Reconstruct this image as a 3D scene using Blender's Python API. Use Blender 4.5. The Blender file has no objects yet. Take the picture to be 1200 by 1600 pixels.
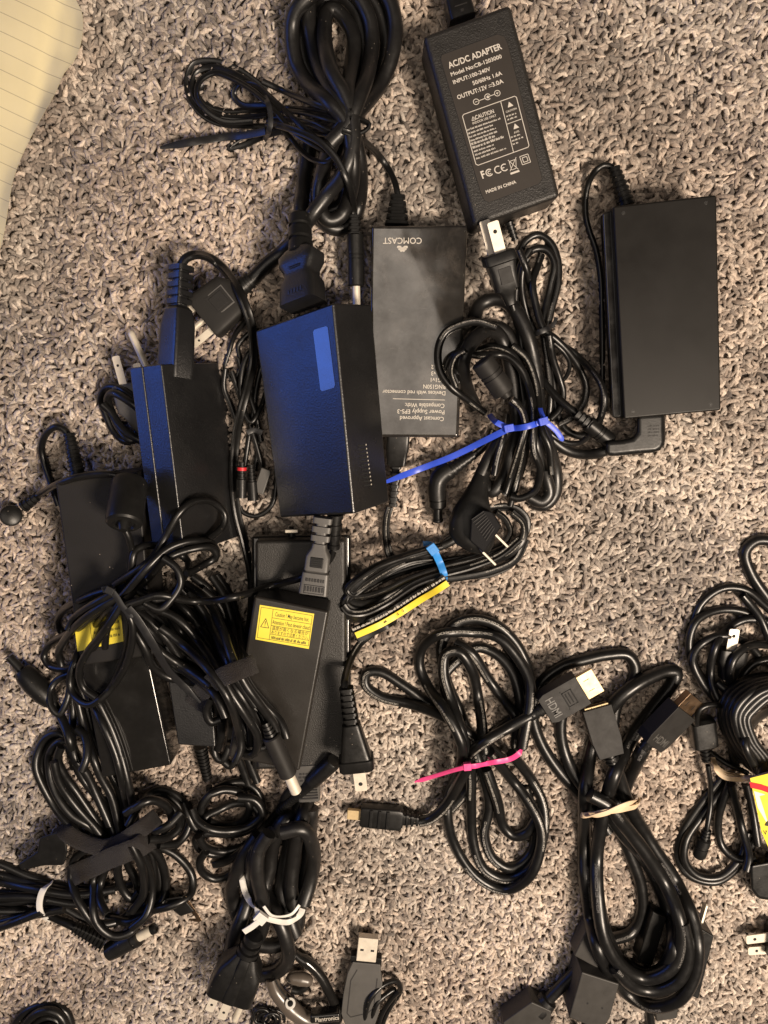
import bpy, bmesh, math, random
import numpy as np
from mathutils import Vector, Matrix

random.seed(7)
rng = np.random.default_rng(7)
S = bpy.context.scene
COL = S.collection
MM = 0.001

# ------------------------------------------------------------------ camera
FPX, DIST, TILT = 1203.0, 0.45, math.radians(10.0)
CAM = Vector((0.0, DIST * math.sin(TILT), DIST * math.cos(TILT)))
cd = bpy.data.cameras.new('camera')
cam = bpy.data.objects.new('camera', cd)
COL.objects.link(cam)
cam.location = CAM
cam.rotation_euler = (-TILT, 0, 0)
cd.sensor_fit = 'HORIZONTAL'
cd.sensor_width = 36.0
cd.lens = 36.0 * FPX / 1200.0
cd.clip_start = 0.01
cd.clip_end = 50.0
S.camera = cam
RM = Matrix.Rotation(-TILT, 3, 'X')
VIEW = RM @ Vector((0, 0, -1))

# ------------------------------------------------------------------ light
S.view_settings.view_transform = 'Standard'
S.view_settings.look = 'None'
S.view_settings.exposure = 0.0
S.view_settings.gamma = 1.0
S.cycles.use_denoising = True
S.cycles.max_bounces = 6
w = bpy.data.worlds.new('World')
S.world = w
w.use_nodes = True
w.node_tree.nodes['Background'].inputs[0].default_value = (1.0, 0.85, 0.70, 1)
w.node_tree.nodes['Background'].inputs[1].default_value = 0.055


def area(name, loc, aim, size, power, color, shape='DISK', size_y=None):
    l = bpy.data.lights.new(name, 'AREA')
    l.shape = shape
    l.size = size
    if size_y:
        l.size_y = size_y
    l.energy = power
    l.color = color
    o = bpy.data.objects.new(name, l)
    COL.objects.link(o)
    o.location = loc
    o.rotation_euler = (Vector(aim) - Vector(loc)).to_track_quat('-Z', 'Y').to_euler()
    return o


area('room_lamp', (0.58, -0.34, 1.06), (0.06, -0.02, 0), 0.34, 27.0, (1.0, 0.83, 0.66))
cl = area('ceiling_lamp', (-0.285, 0.035, 1.95), (-0.285, 0.035, 0), 1.0, 8.0, (1.0, 0.86, 0.72), 'RECTANGLE', 1.3)
cl.rotation_euler = (0, 0, math.radians(25))
area('screen_glow', (-1.25, 0.27, 0.38), (0, 0.05, 0.03), 0.80, 3.4, (0.075, 0.22, 1.0), 'RECTANGLE', 0.36)



# ------------------------------------------------------------------ materials
def mat(name, base, rough=0.5, metal=0.0, spec=0.5, bump=None, mottle=None, coat=0.0):
    m = bpy.data.materials.new(name)
    m.use_nodes = True
    nt = m.node_tree
    b = nt.nodes['Principled BSDF']
    b.inputs['Base Color'].default_value = (*base, 1)
    b.inputs['Roughness'].default_value = rough
    b.inputs['Metallic'].default_value = metal
    b.inputs['Specular IOR Level'].default_value = spec
    b.inputs['Coat Weight'].default_value = coat
    tc = nt.nodes.new('ShaderNodeTexCoord')
    if mottle:
        sc_, amt, rr = mottle
        n = nt.nodes.new('ShaderNodeTexNoise')
        n.inputs['Scale'].default_value = sc_
        n.inputs['Detail'].default_value = 6
        n.inputs['Roughness'].default_value = 0.65
        nt.links.new(tc.outputs['Object'], n.inputs['Vector'])
        mr = nt.nodes.new('ShaderNodeMapRange')
        mr.inputs['From Min'].default_value = 0.3
        mr.inputs['From Max'].default_value = 0.7
        mr.inputs['To Min'].default_value = max(0.03, rough - rr)
        mr.inputs['To Max'].default_value = min(1, rough + rr)
        nt.links.new(n.outputs['Fac'], mr.inputs['Value'])
        nt.links.new(mr.outputs['Result'], b.inputs['Roughness'])
        mx = nt.nodes.new('ShaderNodeMix')
        mx.data_type = 'RGBA'
        mx.inputs['A'].default_value = (*[c * (1 - amt) for c in base], 1)
        mx.inputs['B'].default_value = (*[min(1, c * (1 + amt)) for c in base], 1)
        nt.links.new(n.outputs['Fac'], mx.inputs['Factor'])
        nt.links.new(mx.outputs['Result'], b.inputs['Base Color'])
    if bump:
        sc_, st, dist = bump
        n2 = nt.nodes.new('ShaderNodeTexNoise')
        n2.inputs['Scale'].default_value = sc_
        n2.inputs['Detail'].default_value = 3
        nt.links.new(tc.outputs['Object'], n2.inputs['Vector'])
        bp = nt.nodes.new('ShaderNodeBump')
        bp.inputs['Strength'].default_value = st
        bp.inputs['Distance'].default_value = dist
        nt.links.new(n2.outputs['Fac'], bp.inputs['Height'])
        nt.links.new(bp.outputs['Normal'], b.inputs['Normal'])
    return m


def add_dust(m, dens=0.5, scale=900.0, col=(0.32, 0.27, 0.22)):
    """sparse pale lint specks lying on the surface"""
    nt = m.node_tree
    b = nt.nodes['Principled BSDF']
    tc = nt.nodes.new('ShaderNodeTexCoord')
    v = nt.nodes.new('ShaderNodeTexVoronoi')
    v.inputs['Scale'].default_value = scale
    nt.links.new(tc.outputs['Object'], v.inputs['Vector'])
    n = nt.nodes.new('ShaderNodeTexNoise')
    n.inputs['Scale'].default_value = 90
    nt.links.new(tc.outputs['Object'], n.inputs['Vector'])
    th = nt.nodes.new('ShaderNodeMath'); th.operation = 'LESS_THAN'
    th.inputs[1].default_value = 0.16
    nt.links.new(v.outputs['Distance'], th.inputs[0])
    sp = nt.nodes.new('ShaderNodeSeparateColor')
    nt.links.new(v.outputs['Color'], sp.inputs['Color'])
    g = nt.nodes.new('ShaderNodeMath'); g.operation = 'GREATER_THAN'
    g.inputs[1].default_value = 1 - 0.12 * dens
    nt.links.new(sp.outputs['Red'], g.inputs[0])
    mu = nt.nodes.new('ShaderNodeMath'); mu.operation = 'MULTIPLY'
    nt.links.new(th.outputs[0], mu.inputs[0]); nt.links.new(g.outputs[0], mu.inputs[1])
    mx = nt.nodes.new('ShaderNodeMix'); mx.data_type = 'RGBA'
    nt.links.new(mu.outputs[0], mx.inputs['Factor'])
    src = b.inputs['Base Color'].links
    if src:
        nt.links.new(src[0].from_socket, mx.inputs['A'])
    else:
        mx.inputs['A'].default_value = b.inputs['Base Color'].default_value
    mx.inputs['B'].default_value = (*col, 1)
    nt.links.new(mx.outputs['Result'], b.inputs['Base Color'])


def add_print(m, col=(0.30, 0.285, 0.26), period=0.075, fill=0.45, off=0.0):
    """tiny illegible white marking running along a cord (flat print)"""
    nt = m.node_tree
    b = nt.nodes['Principled BSDF']
    au = nt.nodes.new('ShaderNodeAttribute'); au.attribute_name = 'run'
    ac = nt.nodes.new('ShaderNodeAttribute'); ac.attribute_name = 'around'

    def math_(op, a, bb):
        n = nt.nodes.new('ShaderNodeMath'); n.operation = op
        for k, q in ((0, a), (1, bb)):
            if isinstance(q, (int, float)):
                n.inputs[k].default_value = q
            else:
                nt.links.new(q, n.inputs[k])
        return n.outputs[0]
    u = math_('ADD', au.outputs['Fac'], off)
    seg = math_('LESS_THAN', math_('FRACT', math_('DIVIDE', u, period), 0), fill)
    band = math_('GREATER_THAN', ac.outputs['Fac'], 0.93)
    cx = nt.nodes.new('ShaderNodeCombineXYZ')
    nt.links.new(math_('MULTIPLY', u, 1500), cx.inputs[0])
    nt.links.new(math_('MULTIPLY', ac.outputs['Fac'], 26), cx.inputs[1])
    n = nt.nodes.new('ShaderNodeTexNoise')
    n.inputs['Scale'].default_value = 1.0
    n.inputs['Detail'].default_value = 1
    nt.links.new(cx.outputs[0], n.inputs['Vector'])
    ink = math_('GREATER_THAN', n.outputs['Fac'], 0.5)
    f = math_('MULTIPLY', math_('MULTIPLY', seg, band), ink)
    mx = nt.nodes.new('ShaderNodeMix'); mx.data_type = 'RGBA'
    nt.links.new(f, mx.inputs['Factor'])
    src = b.inputs['Base Color'].links
    if src:
        nt.links.new(src[0].from_socket, mx.inputs['A'])
    else:
        mx.inputs['A'].default_value = b.inputs['Base Color'].default_value
    mx.inputs['B'].default_value = (*col, 1)
    nt.links.new(mx.outputs['Result'], b.inputs['Base Color'])


M = {}
M['cord'] = mat('black_pvc_cord', (0.0065, 0.0063, 0.0062), 0.33, bump=(420, 0.10, 0.0004), spec=0.42, mottle=(160, 0.3, 0.06))
add_dust(M['cord'], 0.2, 900)
M['cord_print'] = mat('black_printed_cord', (0.0065, 0.0063, 0.0062), 0.33, bump=(420, 0.10, 0.0004), spec=0.42, mottle=(160, 0.3, 0.06))
add_print(M['cord_print'])
M['cord_print_faint'] = mat('black_faintly_printed_cord', (0.0065, 0.0063, 0.0062), 0.32, bump=(420, 0.10, 0.0004), spec=0.42, mottle=(160, 0.3, 0.06))
add_print(M['cord_print_faint'], (0.12, 0.115, 0.11), 0.110, 0.25, 0.02)
M['cord_matte'] = mat('dull_rubber_cord', (0.0085, 0.008, 0.0078), 0.38, bump=(500, 0.12, 0.0004), mottle=(140, 0.3, 0.08))
add_dust(M['cord_matte'], 0.3, 900)
M['plug'] = mat('black_moulded_plug', (0.008, 0.0078, 0.0076), 0.38, spec=0.3, bump=(900, 0.10, 0.0003), mottle=(120, 0.3, 0.10))
add_dust(M['plug'], 0.2, 900)
M['plug_dull'] = mat('dull_black_plug', (0.016, 0.015, 0.0142), 0.54, spec=0.25, bump=(1400, 0.14, 0.0002), mottle=(120, 0.25, 0.08))
M['grain'] = mat('grained_black_plastic', (0.014, 0.0128, 0.0115), 0.46, spec=0.5, bump=(1500, 0.55, 0.0005), mottle=(60, 0.3, 0.08))
add_dust(M['grain'], 0.15, 800)
M['satin'] = mat('satin_black_plastic', (0.0075, 0.0066, 0.0058), 0.42, spec=0.2, bump=(2200, 0.12, 0.0002), mottle=(28, 0.25, 0.07))
M['matte_case'] = mat('matte_black_case', (0.011, 0.010, 0.0095), 0.54, spec=0.3, bump=(2000, 0.2, 0.0003), mottle=(30, 0.3, 0.07))
add_dust(M['matte_case'], 0.2, 600)
M['leather'] = mat('leathery_black_plastic', (0.008, 0.008, 0.0085), 0.32, spec=1.0, bump=(1100, 0.30, 0.0004), mottle=(40, 0.3, 0.06))
M['gloss'] = mat('glossy_black_plastic', (0.010, 0.0095, 0.009), 0.16, spec=0.65, bump=(60, 0.05, 0.0010), mottle=(70, 0.4, 0.10))
M['panel'] = mat('smooth_label_film', (0.034, 0.029, 0.025), 0.50, spec=0.3, bump=(900, 0.05, 0.0002), mottle=(40, 0.15, 0.05))
M['ink'] = mat('white_ink', (0.56, 0.52, 0.46), 0.6)
M['ink_dim'] = mat('worn_white_ink', (0.42, 0.39, 0.34), 0.6)
M['ink_black'] = mat('black_ink', (0.03, 0.025, 0.01), 0.6)
M['nickel'] = mat('nickel_blade', (0.66, 0.60, 0.50), 0.50, metal=0.3, bump=(300, 0.10, 0.0003), mottle=(200, 0.15, 0.10))
M['gold'] = mat('gold_plated_shell', (0.60, 0.46, 0.26), 0.45, metal=0.4, mottle=(150, 0.12, 0.1))
M['dark_metal'] = mat('dark_bronze_shell', (0.25, 0.17, 0.11), 0.35, metal=1.0, mottle=(150, 0.2, 0.1))
M['dongle'] = mat('grey_black_box_plastic', (0.030, 0.028, 0.0255), 0.52, spec=0.35, bump=(1400, 0.14, 0.0002), mottle=(120, 0.25, 0.08))
M['hole'] = mat('dark_recess', (0.004, 0.004, 0.004), 0.8)
M['tie_blue'] = mat('royal_blue_nylon', (0.035, 0.085, 0.62), 0.40, mottle=(200, 0.15, 0.08))
M['tie_sky'] = mat('sky_blue_nylon', (0.030, 0.24, 0.66), 0.45, mottle=(200, 0.15, 0.08))
M['tie_pink'] = mat('pink_nylon', (0.80, 0.07, 0.26), 0.42, mottle=(200, 0.12, 0.08))
M['tie_white'] = mat('milky_white_nylon', (0.66, 0.64, 0.60), 0.42, mottle=(200, 0.08, 0.08))
M['tie_black'] = mat('black_nylon', (0.012, 0.012, 0.013), 0.38, mottle=(200, 0.2, 0.08))
M['velcro'] = mat('dark_hook_and_loop', (0.0125, 0.0100, 0.0098), 0.88, spec=0.25, bump=(1500, 1.0, 0.0012), mottle=(420, 0.6, 0.05))
M['velcro'].node_tree.nodes['Principled BSDF'].inputs['Sheen Weight'].default_value = 0.06
M['rubber_band'] = mat('tan_rubber', (0.66, 0.50, 0.33), 0.55, mottle=(260, 0.15, 0.1))
M['yellow'] = mat('yellow_sticker', (0.78, 0.64, 0.060), 0.42, mottle=(120, 0.06, 0.06))
M['yellow_tag'] = mat('yellow_tag_print', (0.84, 0.66, 0.05), 0.50, mottle=(120, 0.08, 0.06))
M['red'] = mat('red_plastic', (0.55, 0.02, 0.03), 0.40)
M['grey_plastic'] = mat('grey_plastic', (0.075, 0.072, 0.068), 0.46, bump=(1500, 0.2, 0.0003), mottle=(80, 0.2, 0.06))
M['grey_line'] = mat('dark_grey_groove', (0.015, 0.014, 0.014), 0.7)
M['headset'] = mat('brown_grey_shell', (0.085, 0.070, 0.058), 0.30, spec=0.6, mottle=(60, 0.2, 0.06))
M['silver_sticker'] = mat('silver_sticker', (0.03, 0.04, 0.06), 0.20, spec=1.0, coat=1.0, mottle=(70, 0.3, 0.07))
M['label_white'] = mat('white_label', (0.70, 0.66, 0.58), 0.55)


# ------------------------------------------------------------------ pixel <-> place
def ray(px, py):
    return RM @ Vector(((px - 600.0) / FPX, (800.0 - py) / FPX, -1.0))


def P(px, py, z):
    """point at height z millimetres above the pile, seen at photo position px, py"""
    d = ray(px, py)
    return CAM + d * ((z * MM - CAM.z) / d.z)


def sc(px, py, z):
    """metres per photo pixel at that point"""
    return (P(px, py, z) - CAM).dot(VIEW) / FPX


class Plane:
    def __init__(self, a, b, c, off=0.0):
        self.n = (b - a).cross(c - a).normalized()
        if self.n.dot(CAM - a) < 0:
            self.n = -self.n
        self.o = a + self.n * off

    def at(self, px, py, off=0.0):
        d = ray(px, py)
        o = self.o + self.n * off
        return CAM + d * ((o - CAM).dot(self.n) / d.dot(self.n))


# ------------------------------------------------------------------ objects
ORG = {}


def thing(name, label, cat, px, py, z=0.0, group=None):
    o = bpy.data.objects.new(name, None)
    COL.objects.link(o)
    o.empty_display_size = 0.01
    o.location = P(px, py, z)
    o['label'] = label
    o['category'] = cat
    if group:
        o['group'] = group
    ORG[o.name] = o.location.copy()
    return o


class MB:
    def __init__(self):
        self.v, self.f, self.run, self.around = [], [], [], []
        self.solid, self.other = False, False

    def add(self, vs, fs, run=None, around=None, solid=False):
        if solid:
            self.solid = True
        else:
            self.other = True
        k = len(self.v)
        self.v.extend(vs)
        self.f.extend([tuple(i + k for i in f) for f in fs])
        n = len(vs)
        self.run.extend(run if run is not None else [0.0] * n)
        self.around.extend(around if around is not None else [0.0] * n)

    def build(self, name, m, parent=None, label=None, angle=38, smooth=True, kind=None, stampit=True):
        me = bpy.data.meshes.new(name)
        off = ORG[parent.name] if parent is not None else Vector((0, 0, 0))
        me.from_pydata([tuple(Vector(p) - off) for p in self.v], [], self.f)
        me.materials.append(m)
        if smooth:
            me.polygons.foreach_set('use_smooth', [True] * len(me.polygons))
            if self.solid and not self.other:
                # broad faces stay flat, bevels roll between them
                nv = np.zeros((len(me.vertices), 3))
                for p in me.polygons:
                    c_ = np.array(p.normal) * (p.area ** 2)
                    for i_ in p.vertices:
                        nv[i_] += c_
                l_ = np.linalg.norm(nv, axis=1)
                l_[l_ == 0] = 1
                me.normals_split_custom_set_from_vertices((nv / l_[:, None]).tolist())
            else:
                me.set_sharp_from_angle(angle=math.radians(angle))
        if any(self.run):
            for nm, arr in (('run', self.run), ('around', self.around)):
                at = me.attributes.new(nm, 'FLOAT', 'POINT')
                at.data.foreach_set('value', arr)
        me.update()
        o = bpy.data.objects.new(name, me)
        COL.objects.link(o)
        if parent is not None:
            o.parent = parent
            ORG[o.name] = off
        else:
            ORG[o.name] = off
        if label:
            o['label'] = label
        if kind:
            o['kind'] = kind
        if stampit:
            stamp_mesh(self.v, self.f)
        return o

    # --- primitives
    def hexa(self, top, bot, bev=0.0015, seg=3):
        bm = bmesh.new()
        vs = [bm.verts.new(p) for p in list(top) + list(bot)]
        bm.faces.new(vs[:4])
        bm.faces.new(list(reversed(vs[4:])))
        for i in range(4):
            j = (i + 1) % 4
            bm.faces.new([vs[i], vs[i + 4], vs[j + 4], vs[j]])
        bmesh.ops.recalc_face_normals(bm, faces=bm.faces)
        if bev > 0:
            bmesh.ops.bevel(bm, geom=list(bm.edges), offset=bev, segments=seg, profile=0.5, affect='EDGES')
        self._take(bm)

    def _take(self, bm):
        bm.verts.index_update()
        vs = [v.co.copy() for v in bm.verts]
        fs = [tuple(v.index for v in f.verts) for f in bm.faces]
        bm.free()
        self.add(vs, fs, solid=True)

    def prism(self, pts_top, pts_bot, bev=0.0, seg=2):
        bm = bmesh.new()
        a = [bm.verts.new(p) for p in pts_top]
        b = [bm.verts.new(p) for p in pts_bot]
        n = len(a)
        bm.faces.new(a)
        bm.faces.new(list(reversed(b)))
        for i in range(n):
            j = (i + 1) % n
            bm.faces.new([a[i], b[i], b[j], a[j]])
        bmesh.ops.recalc_face_normals(bm, faces=bm.faces)
        if bev > 0:
            bmesh.ops.bevel(bm, geom=list(bm.edges), offset=bev, segments=seg, profile=0.5, affect='EDGES')
        self._take(bm)

    def loft(self, fr, secs, n=20):
        """secs: (y, half width, half height, z centre, exponent) superellipses along the frame axis, in px units"""
        vs, fs = [], []
        for (y, hx, hz, zc, e) in secs:
            for k in range(n):
                a = 2 * math.pi * (k + 0.5) / n
                c, s = math.cos(a), math.sin(a)
                vs.append(fr.at(math.copysign(abs(c) ** (2 / e), c) * hx, y, zc + math.copysign(abs(s) ** (2 / e), s) * hz))
        m = len(secs)
        for i in range(m - 1):
            for k in range(n):
                k2 = (k + 1) % n
                fs.append((i * n + k, i * n + k2, (i + 1) * n + k2, (i + 1) * n + k))
        fs.append(tuple(reversed(range(n))))
        fs.append(tuple((m - 1) * n + k for k in range(n)))
        self.add(vs, fs)

    def lathe(self, fr, prof, n=18, x=0, z=0):
        self.loft_round(fr, prof, n, x, z)

    def loft_round(self, fr, prof, n, x, z):
        vs, fs = [], []
        for (y, r) in prof:
            for k in range(n):
                a = 2 * math.pi * k / n
                vs.append(fr.at(x + r * math.cos(a), y, z + r * math.sin(a)))
        m = len(prof)
        for i in range(m - 1):
            for k in range(n):
                k2 = (k + 1) % n
                fs.append((i * n + k, i * n + k2, (i + 1) * n + k2, (i + 1) * n + k))
        fs.append(tuple(reversed(range(n))))
        fs.append(tuple((m - 1) * n + k for k in range(n)))
        self.add(vs, fs)

    def box(self, fr, x0, x1, y0, y1, z0, z1, bev=0.5, seg=2):
        top = [fr.at(x, y, z1) for x, y in ((x0, y0), (x1, y0), (x1, y1), (x0, y1))]
        bot = [fr.at(x, y, z0) for x, y in ((x0, y0), (x1, y0), (x1, y1), (x0, y1))]
        self.hexa(top, bot, bev * fr.s, seg)

    def tube(self, pts, r, prof='round', sides=10, caps=True, twist=0.0, tw0=0.0, thick=None):
        pts = np.asarray(pts, float)
        n = len(pts)
        t = np.gradient(pts, axis=0)
        t /= np.linalg.norm(t, axis=1)[:, None] + 1e-12
        zz = np.array((0, 0, 1.0))
        side = np.zeros((n, 3))
        prev = None
        for i in range(n):
            c = np.cross(t[i], zz)
            l = np.linalg.norm(c)
            if prev is None:
                s_ = c / l if l > 1e-3 else np.array((1.0, 0, 0))
            elif l > 0.35:
                s_ = c / l
                if np.dot(s_, prev) < 0:
                    s_ = -s_
                s_ = 0.6 * prev + 0.4 * s_
            else:
                s_ = prev
            s_ = s_ - t[i] * np.dot(s_, t[i])
            s_ /= np.linalg.norm(s_) + 1e-12
            side[i] = s_
            prev = s_
        up = np.cross(side, t)
        flip = up[:, 2].mean() < 0
        if flip:
            up = -up
        if prof == 'round':
            a = np.linspace(0, 2 * math.pi, sides, endpoint=False)
            q = np.stack([np.cos(a), np.sin(a)], 1)
        elif prof == 'twin':
            q = []
            for k in range(7):
                a = math.radians(-125 + 250 * k / 6)
                q.append((0.5 + 0.5 * math.cos(a), 0.55 * math.sin(a)))
            for k in range(7):
                a = math.radians(55 + 250 * k / 6)
                q.append((-0.5 + 0.5 * math.cos(a), 0.55 * math.sin(a)))
            q = np.array(q)
        elif prof == 'flat':
            a = np.linspace(0, 2 * math.pi, 14, endpoint=False)
            c, s_ = np.cos(a), np.sin(a)
            q = np.stack([np.sign(c) * np.abs(c) ** 0.6, 0.55 * np.sign(s_) * np.abs(s_) ** 0.6], 1)
        elif prof == 'band':
            h = thick
            q = np.array([(1, -h), (1, h), (0.9, h * 1.25), (-0.9, h * 1.25), (-1, h), (-1, -h), (-0.9, -h * 1.25), (0.9, -h * 1.25)])
        m = len(q)
        rr = np.full(n, r) if np.isscalar(r) else np.asarray(r)
        ln = np.concatenate([[0], np.cumsum(np.linalg.norm(np.diff(pts, axis=0), axis=1))])
        if twist or tw0:
            an = tw0 + twist * ln
            ca, sa = np.cos(an)[:, None], np.sin(an)[:, None]
            side, up = side * ca + up * sa, up * ca - side * sa
        V = pts[:, None, :] + rr[:, None, None] * (q[None, :, 0, None] * side[:, None, :] + q[None, :, 1, None] * up[:, None, :])
        V = V.reshape(-1, 3)
        run = np.repeat(ln + 0.001, m)
        nq = q / (np.linalg.norm(q, axis=1)[:, None] + 1e-9)
        pa = math.radians(70)
        aro = np.tile(nq[:, 0] * math.cos(pa) + nq[:, 1] * math.sin(pa), n)
        i0 = (np.arange(n - 1)[:, None] * m + np.arange(m)[None, :])
        i1 = (np.arange(n - 1)[:, None] * m + (np.arange(m)[None, :] + 1) % m)
        F = np.stack([i0, i1, i1 + m, i0 + m], -1).reshape(-1, 4)
        fs = [tuple(int(x) for x in f) for f in F]
        if caps:
            fs.append(tuple(reversed(range(m))))
            fs.append(tuple((n - 1) * m + k for k in range(m)))
        self.add([Vector(p) for p in V], fs, list(run), list(aro))


class Fr:
    """local frame: origin at a photo position, +y towards a second one, +z up; lengths in photo pixels"""

    def __init__(self, p0, p1, roll=0.0):
        (ax, ay, az), (bx, by, bz) = p0, p1
        self.s = sc(ax, ay, az)
        self.o = P(ax, ay, az)
        e = P(bx, by, bz)
        self.Y = (e - self.o).normalized()
        self.L = (e - self.o).length / self.s
        self.X = self.Y.cross(Vector((0, 0, 1))).normalized()
        self.Z = self.X.cross(self.Y)
        if roll:
            R = Matrix.Rotation(math.radians(roll), 3, self.Y)
            self.X, self.Z = R @ self.X, R @ self.Z

    def at(self, x, y, z):
        return self.o + (self.X * x + self.Y * y + self.Z * z) * self.s


# ------------------------------------------------------------------ height map: what lies where, so that cords drape over it
CELL = 0.001
HX0, HY0, HW, HH = -0.42, -0.55, 840, 1000
HMAP = np.zeros((HH, HW))


def stamp_disc(x, y, ztop, r):
    k = max(1, int(r / CELL + 0.5))
    ix, iy = int((x - HX0) / CELL), int((y - HY0) / CELL)
    x0, x1, y0, y1 = ix - k, ix + k + 1, iy - k, iy + k + 1
    if x0 < 0 or y0 < 0 or x1 > HW or y1 > HH:
        return
    g = np.arange(-k, k + 1) * CELL
    d2 = (g[None, :] ** 2 + g[:, None] ** 2) / (r * r)
    hz = np.where(d2 <= 1, ztop - r + r * np.sqrt(np.clip(1 - d2, 0, 1)), -1)
    sub = HMAP[y0:y1, x0:x1]
    np.maximum(sub, hz, out=sub)


def stamp_mesh(vs, fs):
    for f in fs:
        if len(f) < 3:
            continue
        for k in range(1, len(f) - 1):
            a, b, c = Vector(vs[f[0]]), Vector(vs[f[k]]), Vector(vs[f[k + 1]])
            x0 = int((min(a.x, b.x, c.x) - HX0) / CELL); x1 = int((max(a.x, b.x, c.x) - HX0) / CELL) + 1
            y0 = int((min(a.y, b.y, c.y) - HY0) / CELL); y1 = int((max(a.y, b.y, c.y) - HY0) / CELL) + 1
            if x0 < 0 or y0 < 0 or x1 >= HW or y1 >= HH:
                continue
            if (x1 - x0) * (y1 - y0) <= 4:
                sub = HMAP[y0:y1, x0:x1]
                np.maximum(sub, max(a.z, b.z, c.z), out=sub)
                continue
            den = (b.y - c.y) * (a.x - c.x) + (c.x - b.x) * (a.y - c.y)
            if abs(den) < 1e-12:
                continue
            gx = HX0 + (np.arange(x0, x1) + 0.5) * CELL
            gy = HY0 + (np.arange(y0, y1) + 0.5) * CELL
            l1 = ((b.y - c.y) * (gx[None, :] - c.x) + (c.x - b.x) * (gy[:, None] - c.y)) / den
            l2 = ((c.y - a.y) * (gx[None, :] - c.x) + (a.x - c.x) * (gy[:, None] - c.y)) / den
            l3 = 1 - l1 - l2
            ins = (l1 >= -0.02) & (l2 >= -0.02) & (l3 >= -0.02)
            hz = np.where(ins, l1 * a.z + l2 * b.z + l3 * c.z, -1)
            sub = HMAP[y0:y1, x0:x1]
            np.maximum(sub, hz, out=sub)


def hsample(x, y, r):
    k = max(1, int(0.55 * r / CELL + 0.5))
    ix, iy = int((x - HX0) / CELL), int((y - HY0) / CELL)
    ix = min(max(ix, k), HW - k - 1)
    iy = min(max(iy, k), HH - k - 1)
    return HMAP[iy - k:iy + k + 1, ix - k:ix + k + 1].max()


def hz_at(px, py, r=3.0):
    """height (mm) of whatever already lies under a photo position"""
    z = 0.0
    for _ in range(3):
        p = P(px, py, z)
        z = hsample(p.x, p.y, r * MM) / MM
    return z


def catmull(pts, step):
    pts = np.asarray(pts, float)
    p = np.vstack([2 * pts[0] - pts[1], pts, 2 * pts[-1] - pts[-2]])
    out = []
    for i in range(1, len(p) - 2):
        p0, p1, p2, p3 = p[i - 1], p[i], p[i + 1], p[i + 2]
        t0 = 0.0
        t1 = t0 + max(1e-3, np.linalg.norm((p1 - p0)[:2])) ** 0.5
        t2 = t1 + max(1e-3, np.linalg.norm((p2 - p1)[:2])) ** 0.5
        t3 = t2 + max(1e-3, np.linalg.norm((p3 - p2)[:2])) ** 0.5
        n = max(2, int(np.linalg.norm((p2 - p1)[:2]) / step))
        for t in np.linspace(t1, t2, n, endpoint=False):
            a1 = (t1 - t) / (t1 - t0) * p0 + (t - t0) / (t1 - t0) * p1
            a2 = (t2 - t) / (t2 - t1) * p1 + (t - t1) / (t2 - t1) * p2
            a3 = (t3 - t) / (t3 - t2) * p2 + (t - t2) / (t3 - t2) * p3
            b1 = (t2 - t) / (t2 - t0) * a1 + (t - t0) / (t2 - t0) * a2
            b2 = (t3 - t) / (t3 - t1) * a2 + (t - t1) / (t3 - t1) * a3
            out.append((t2 - t) / (t2 - t1) * b1 + (t - t1) / (t2 - t1) * b2)
    out.append(p[-2])
    return np.array(out)


def gsm(a, k):
    if k < 1 or len(a) < 3:
        return a
    w_ = np.exp(-0.5 * (np.arange(-2 * k, 2 * k + 1) / k) ** 2)
    w_ /= w_.sum()
    return np.convolve(np.pad(a, 2 * k, mode='edge'), w_, 'valid')


def drape(path, wpx, cap=38.0, k=0.85, step=4.0, vh=1.0, smooth=5, lift=0.0, zw=22.0):
    """path: (px, py) or (px, py, z_mm). Returns points lying on whatever is already there."""
    q = [(p[0], p[1], (p[2] if len(p) > 2 else np.nan)) for p in path]
    xy = catmull([(a, b) for a, b, _ in q], step)
    n = len(xy)
    fz, fw = np.zeros(n), np.zeros(n)
    for a, b, c in q:
        if c == c:
            d = np.hypot(xy[:, 0] - a, xy[:, 1] - b)
            j = int(np.argmin(d))
            al = np.concatenate([[0], np.cumsum(np.hypot(np.diff(xy[:, 0]), np.diff(xy[:, 1])))])
            ww = np.exp(-((al - al[j]) / zw) ** 2)
            fz += ww * c
            fw += ww
    z = np.zeros(n)
    lag = int(1.6 * wpx / step) + 3
    rad = np.zeros(n)
    pend = []
    for i in range(n):
        zi = z[i - 1] if i else 4.0
        for _ in range(2):
            p = P(xy[i, 0], xy[i, 1], zi)
            r = 0.5 * wpx * sc(xy[i, 0], xy[i, 1], zi)
            zi = min(hsample(p.x, p.y, r * vh) / MM + lift + r * vh / MM * k, cap)
        if fw[i] > 0.02:
            m_ = min(1.0, fw[i])
            zi = (1 - m_) * zi + m_ * fz[i] / fw[i]
        z[i] = zi
        rad[i] = r
        pend.append((p.x, p.y, zi * MM + r * vh, r))
        if len(pend) > lag:
            stamp_disc(*pend.pop(0))
    for s_ in pend:
        stamp_disc(*s_)
    zs = np.array([z[max(0, i - 2):i + 3].max() for i in range(n)])
    zs = gsm(zs, smooth)
    if fw.max() > 0:
        m_ = np.clip(fw, 0, 1)
        zs = (1 - m_) * zs + m_ * np.where(fw > 0, fz / np.maximum(fw, 1e-6), 0)
    out = np.array([P(xy[i, 0], xy[i, 1], zs[i]) for i in range(n)])
    for i in range(n):
        stamp_disc(out[i, 0], out[i, 1], out[i, 2] + rad[i] * vh, rad[i])
    return out, rad.mean()


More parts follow.
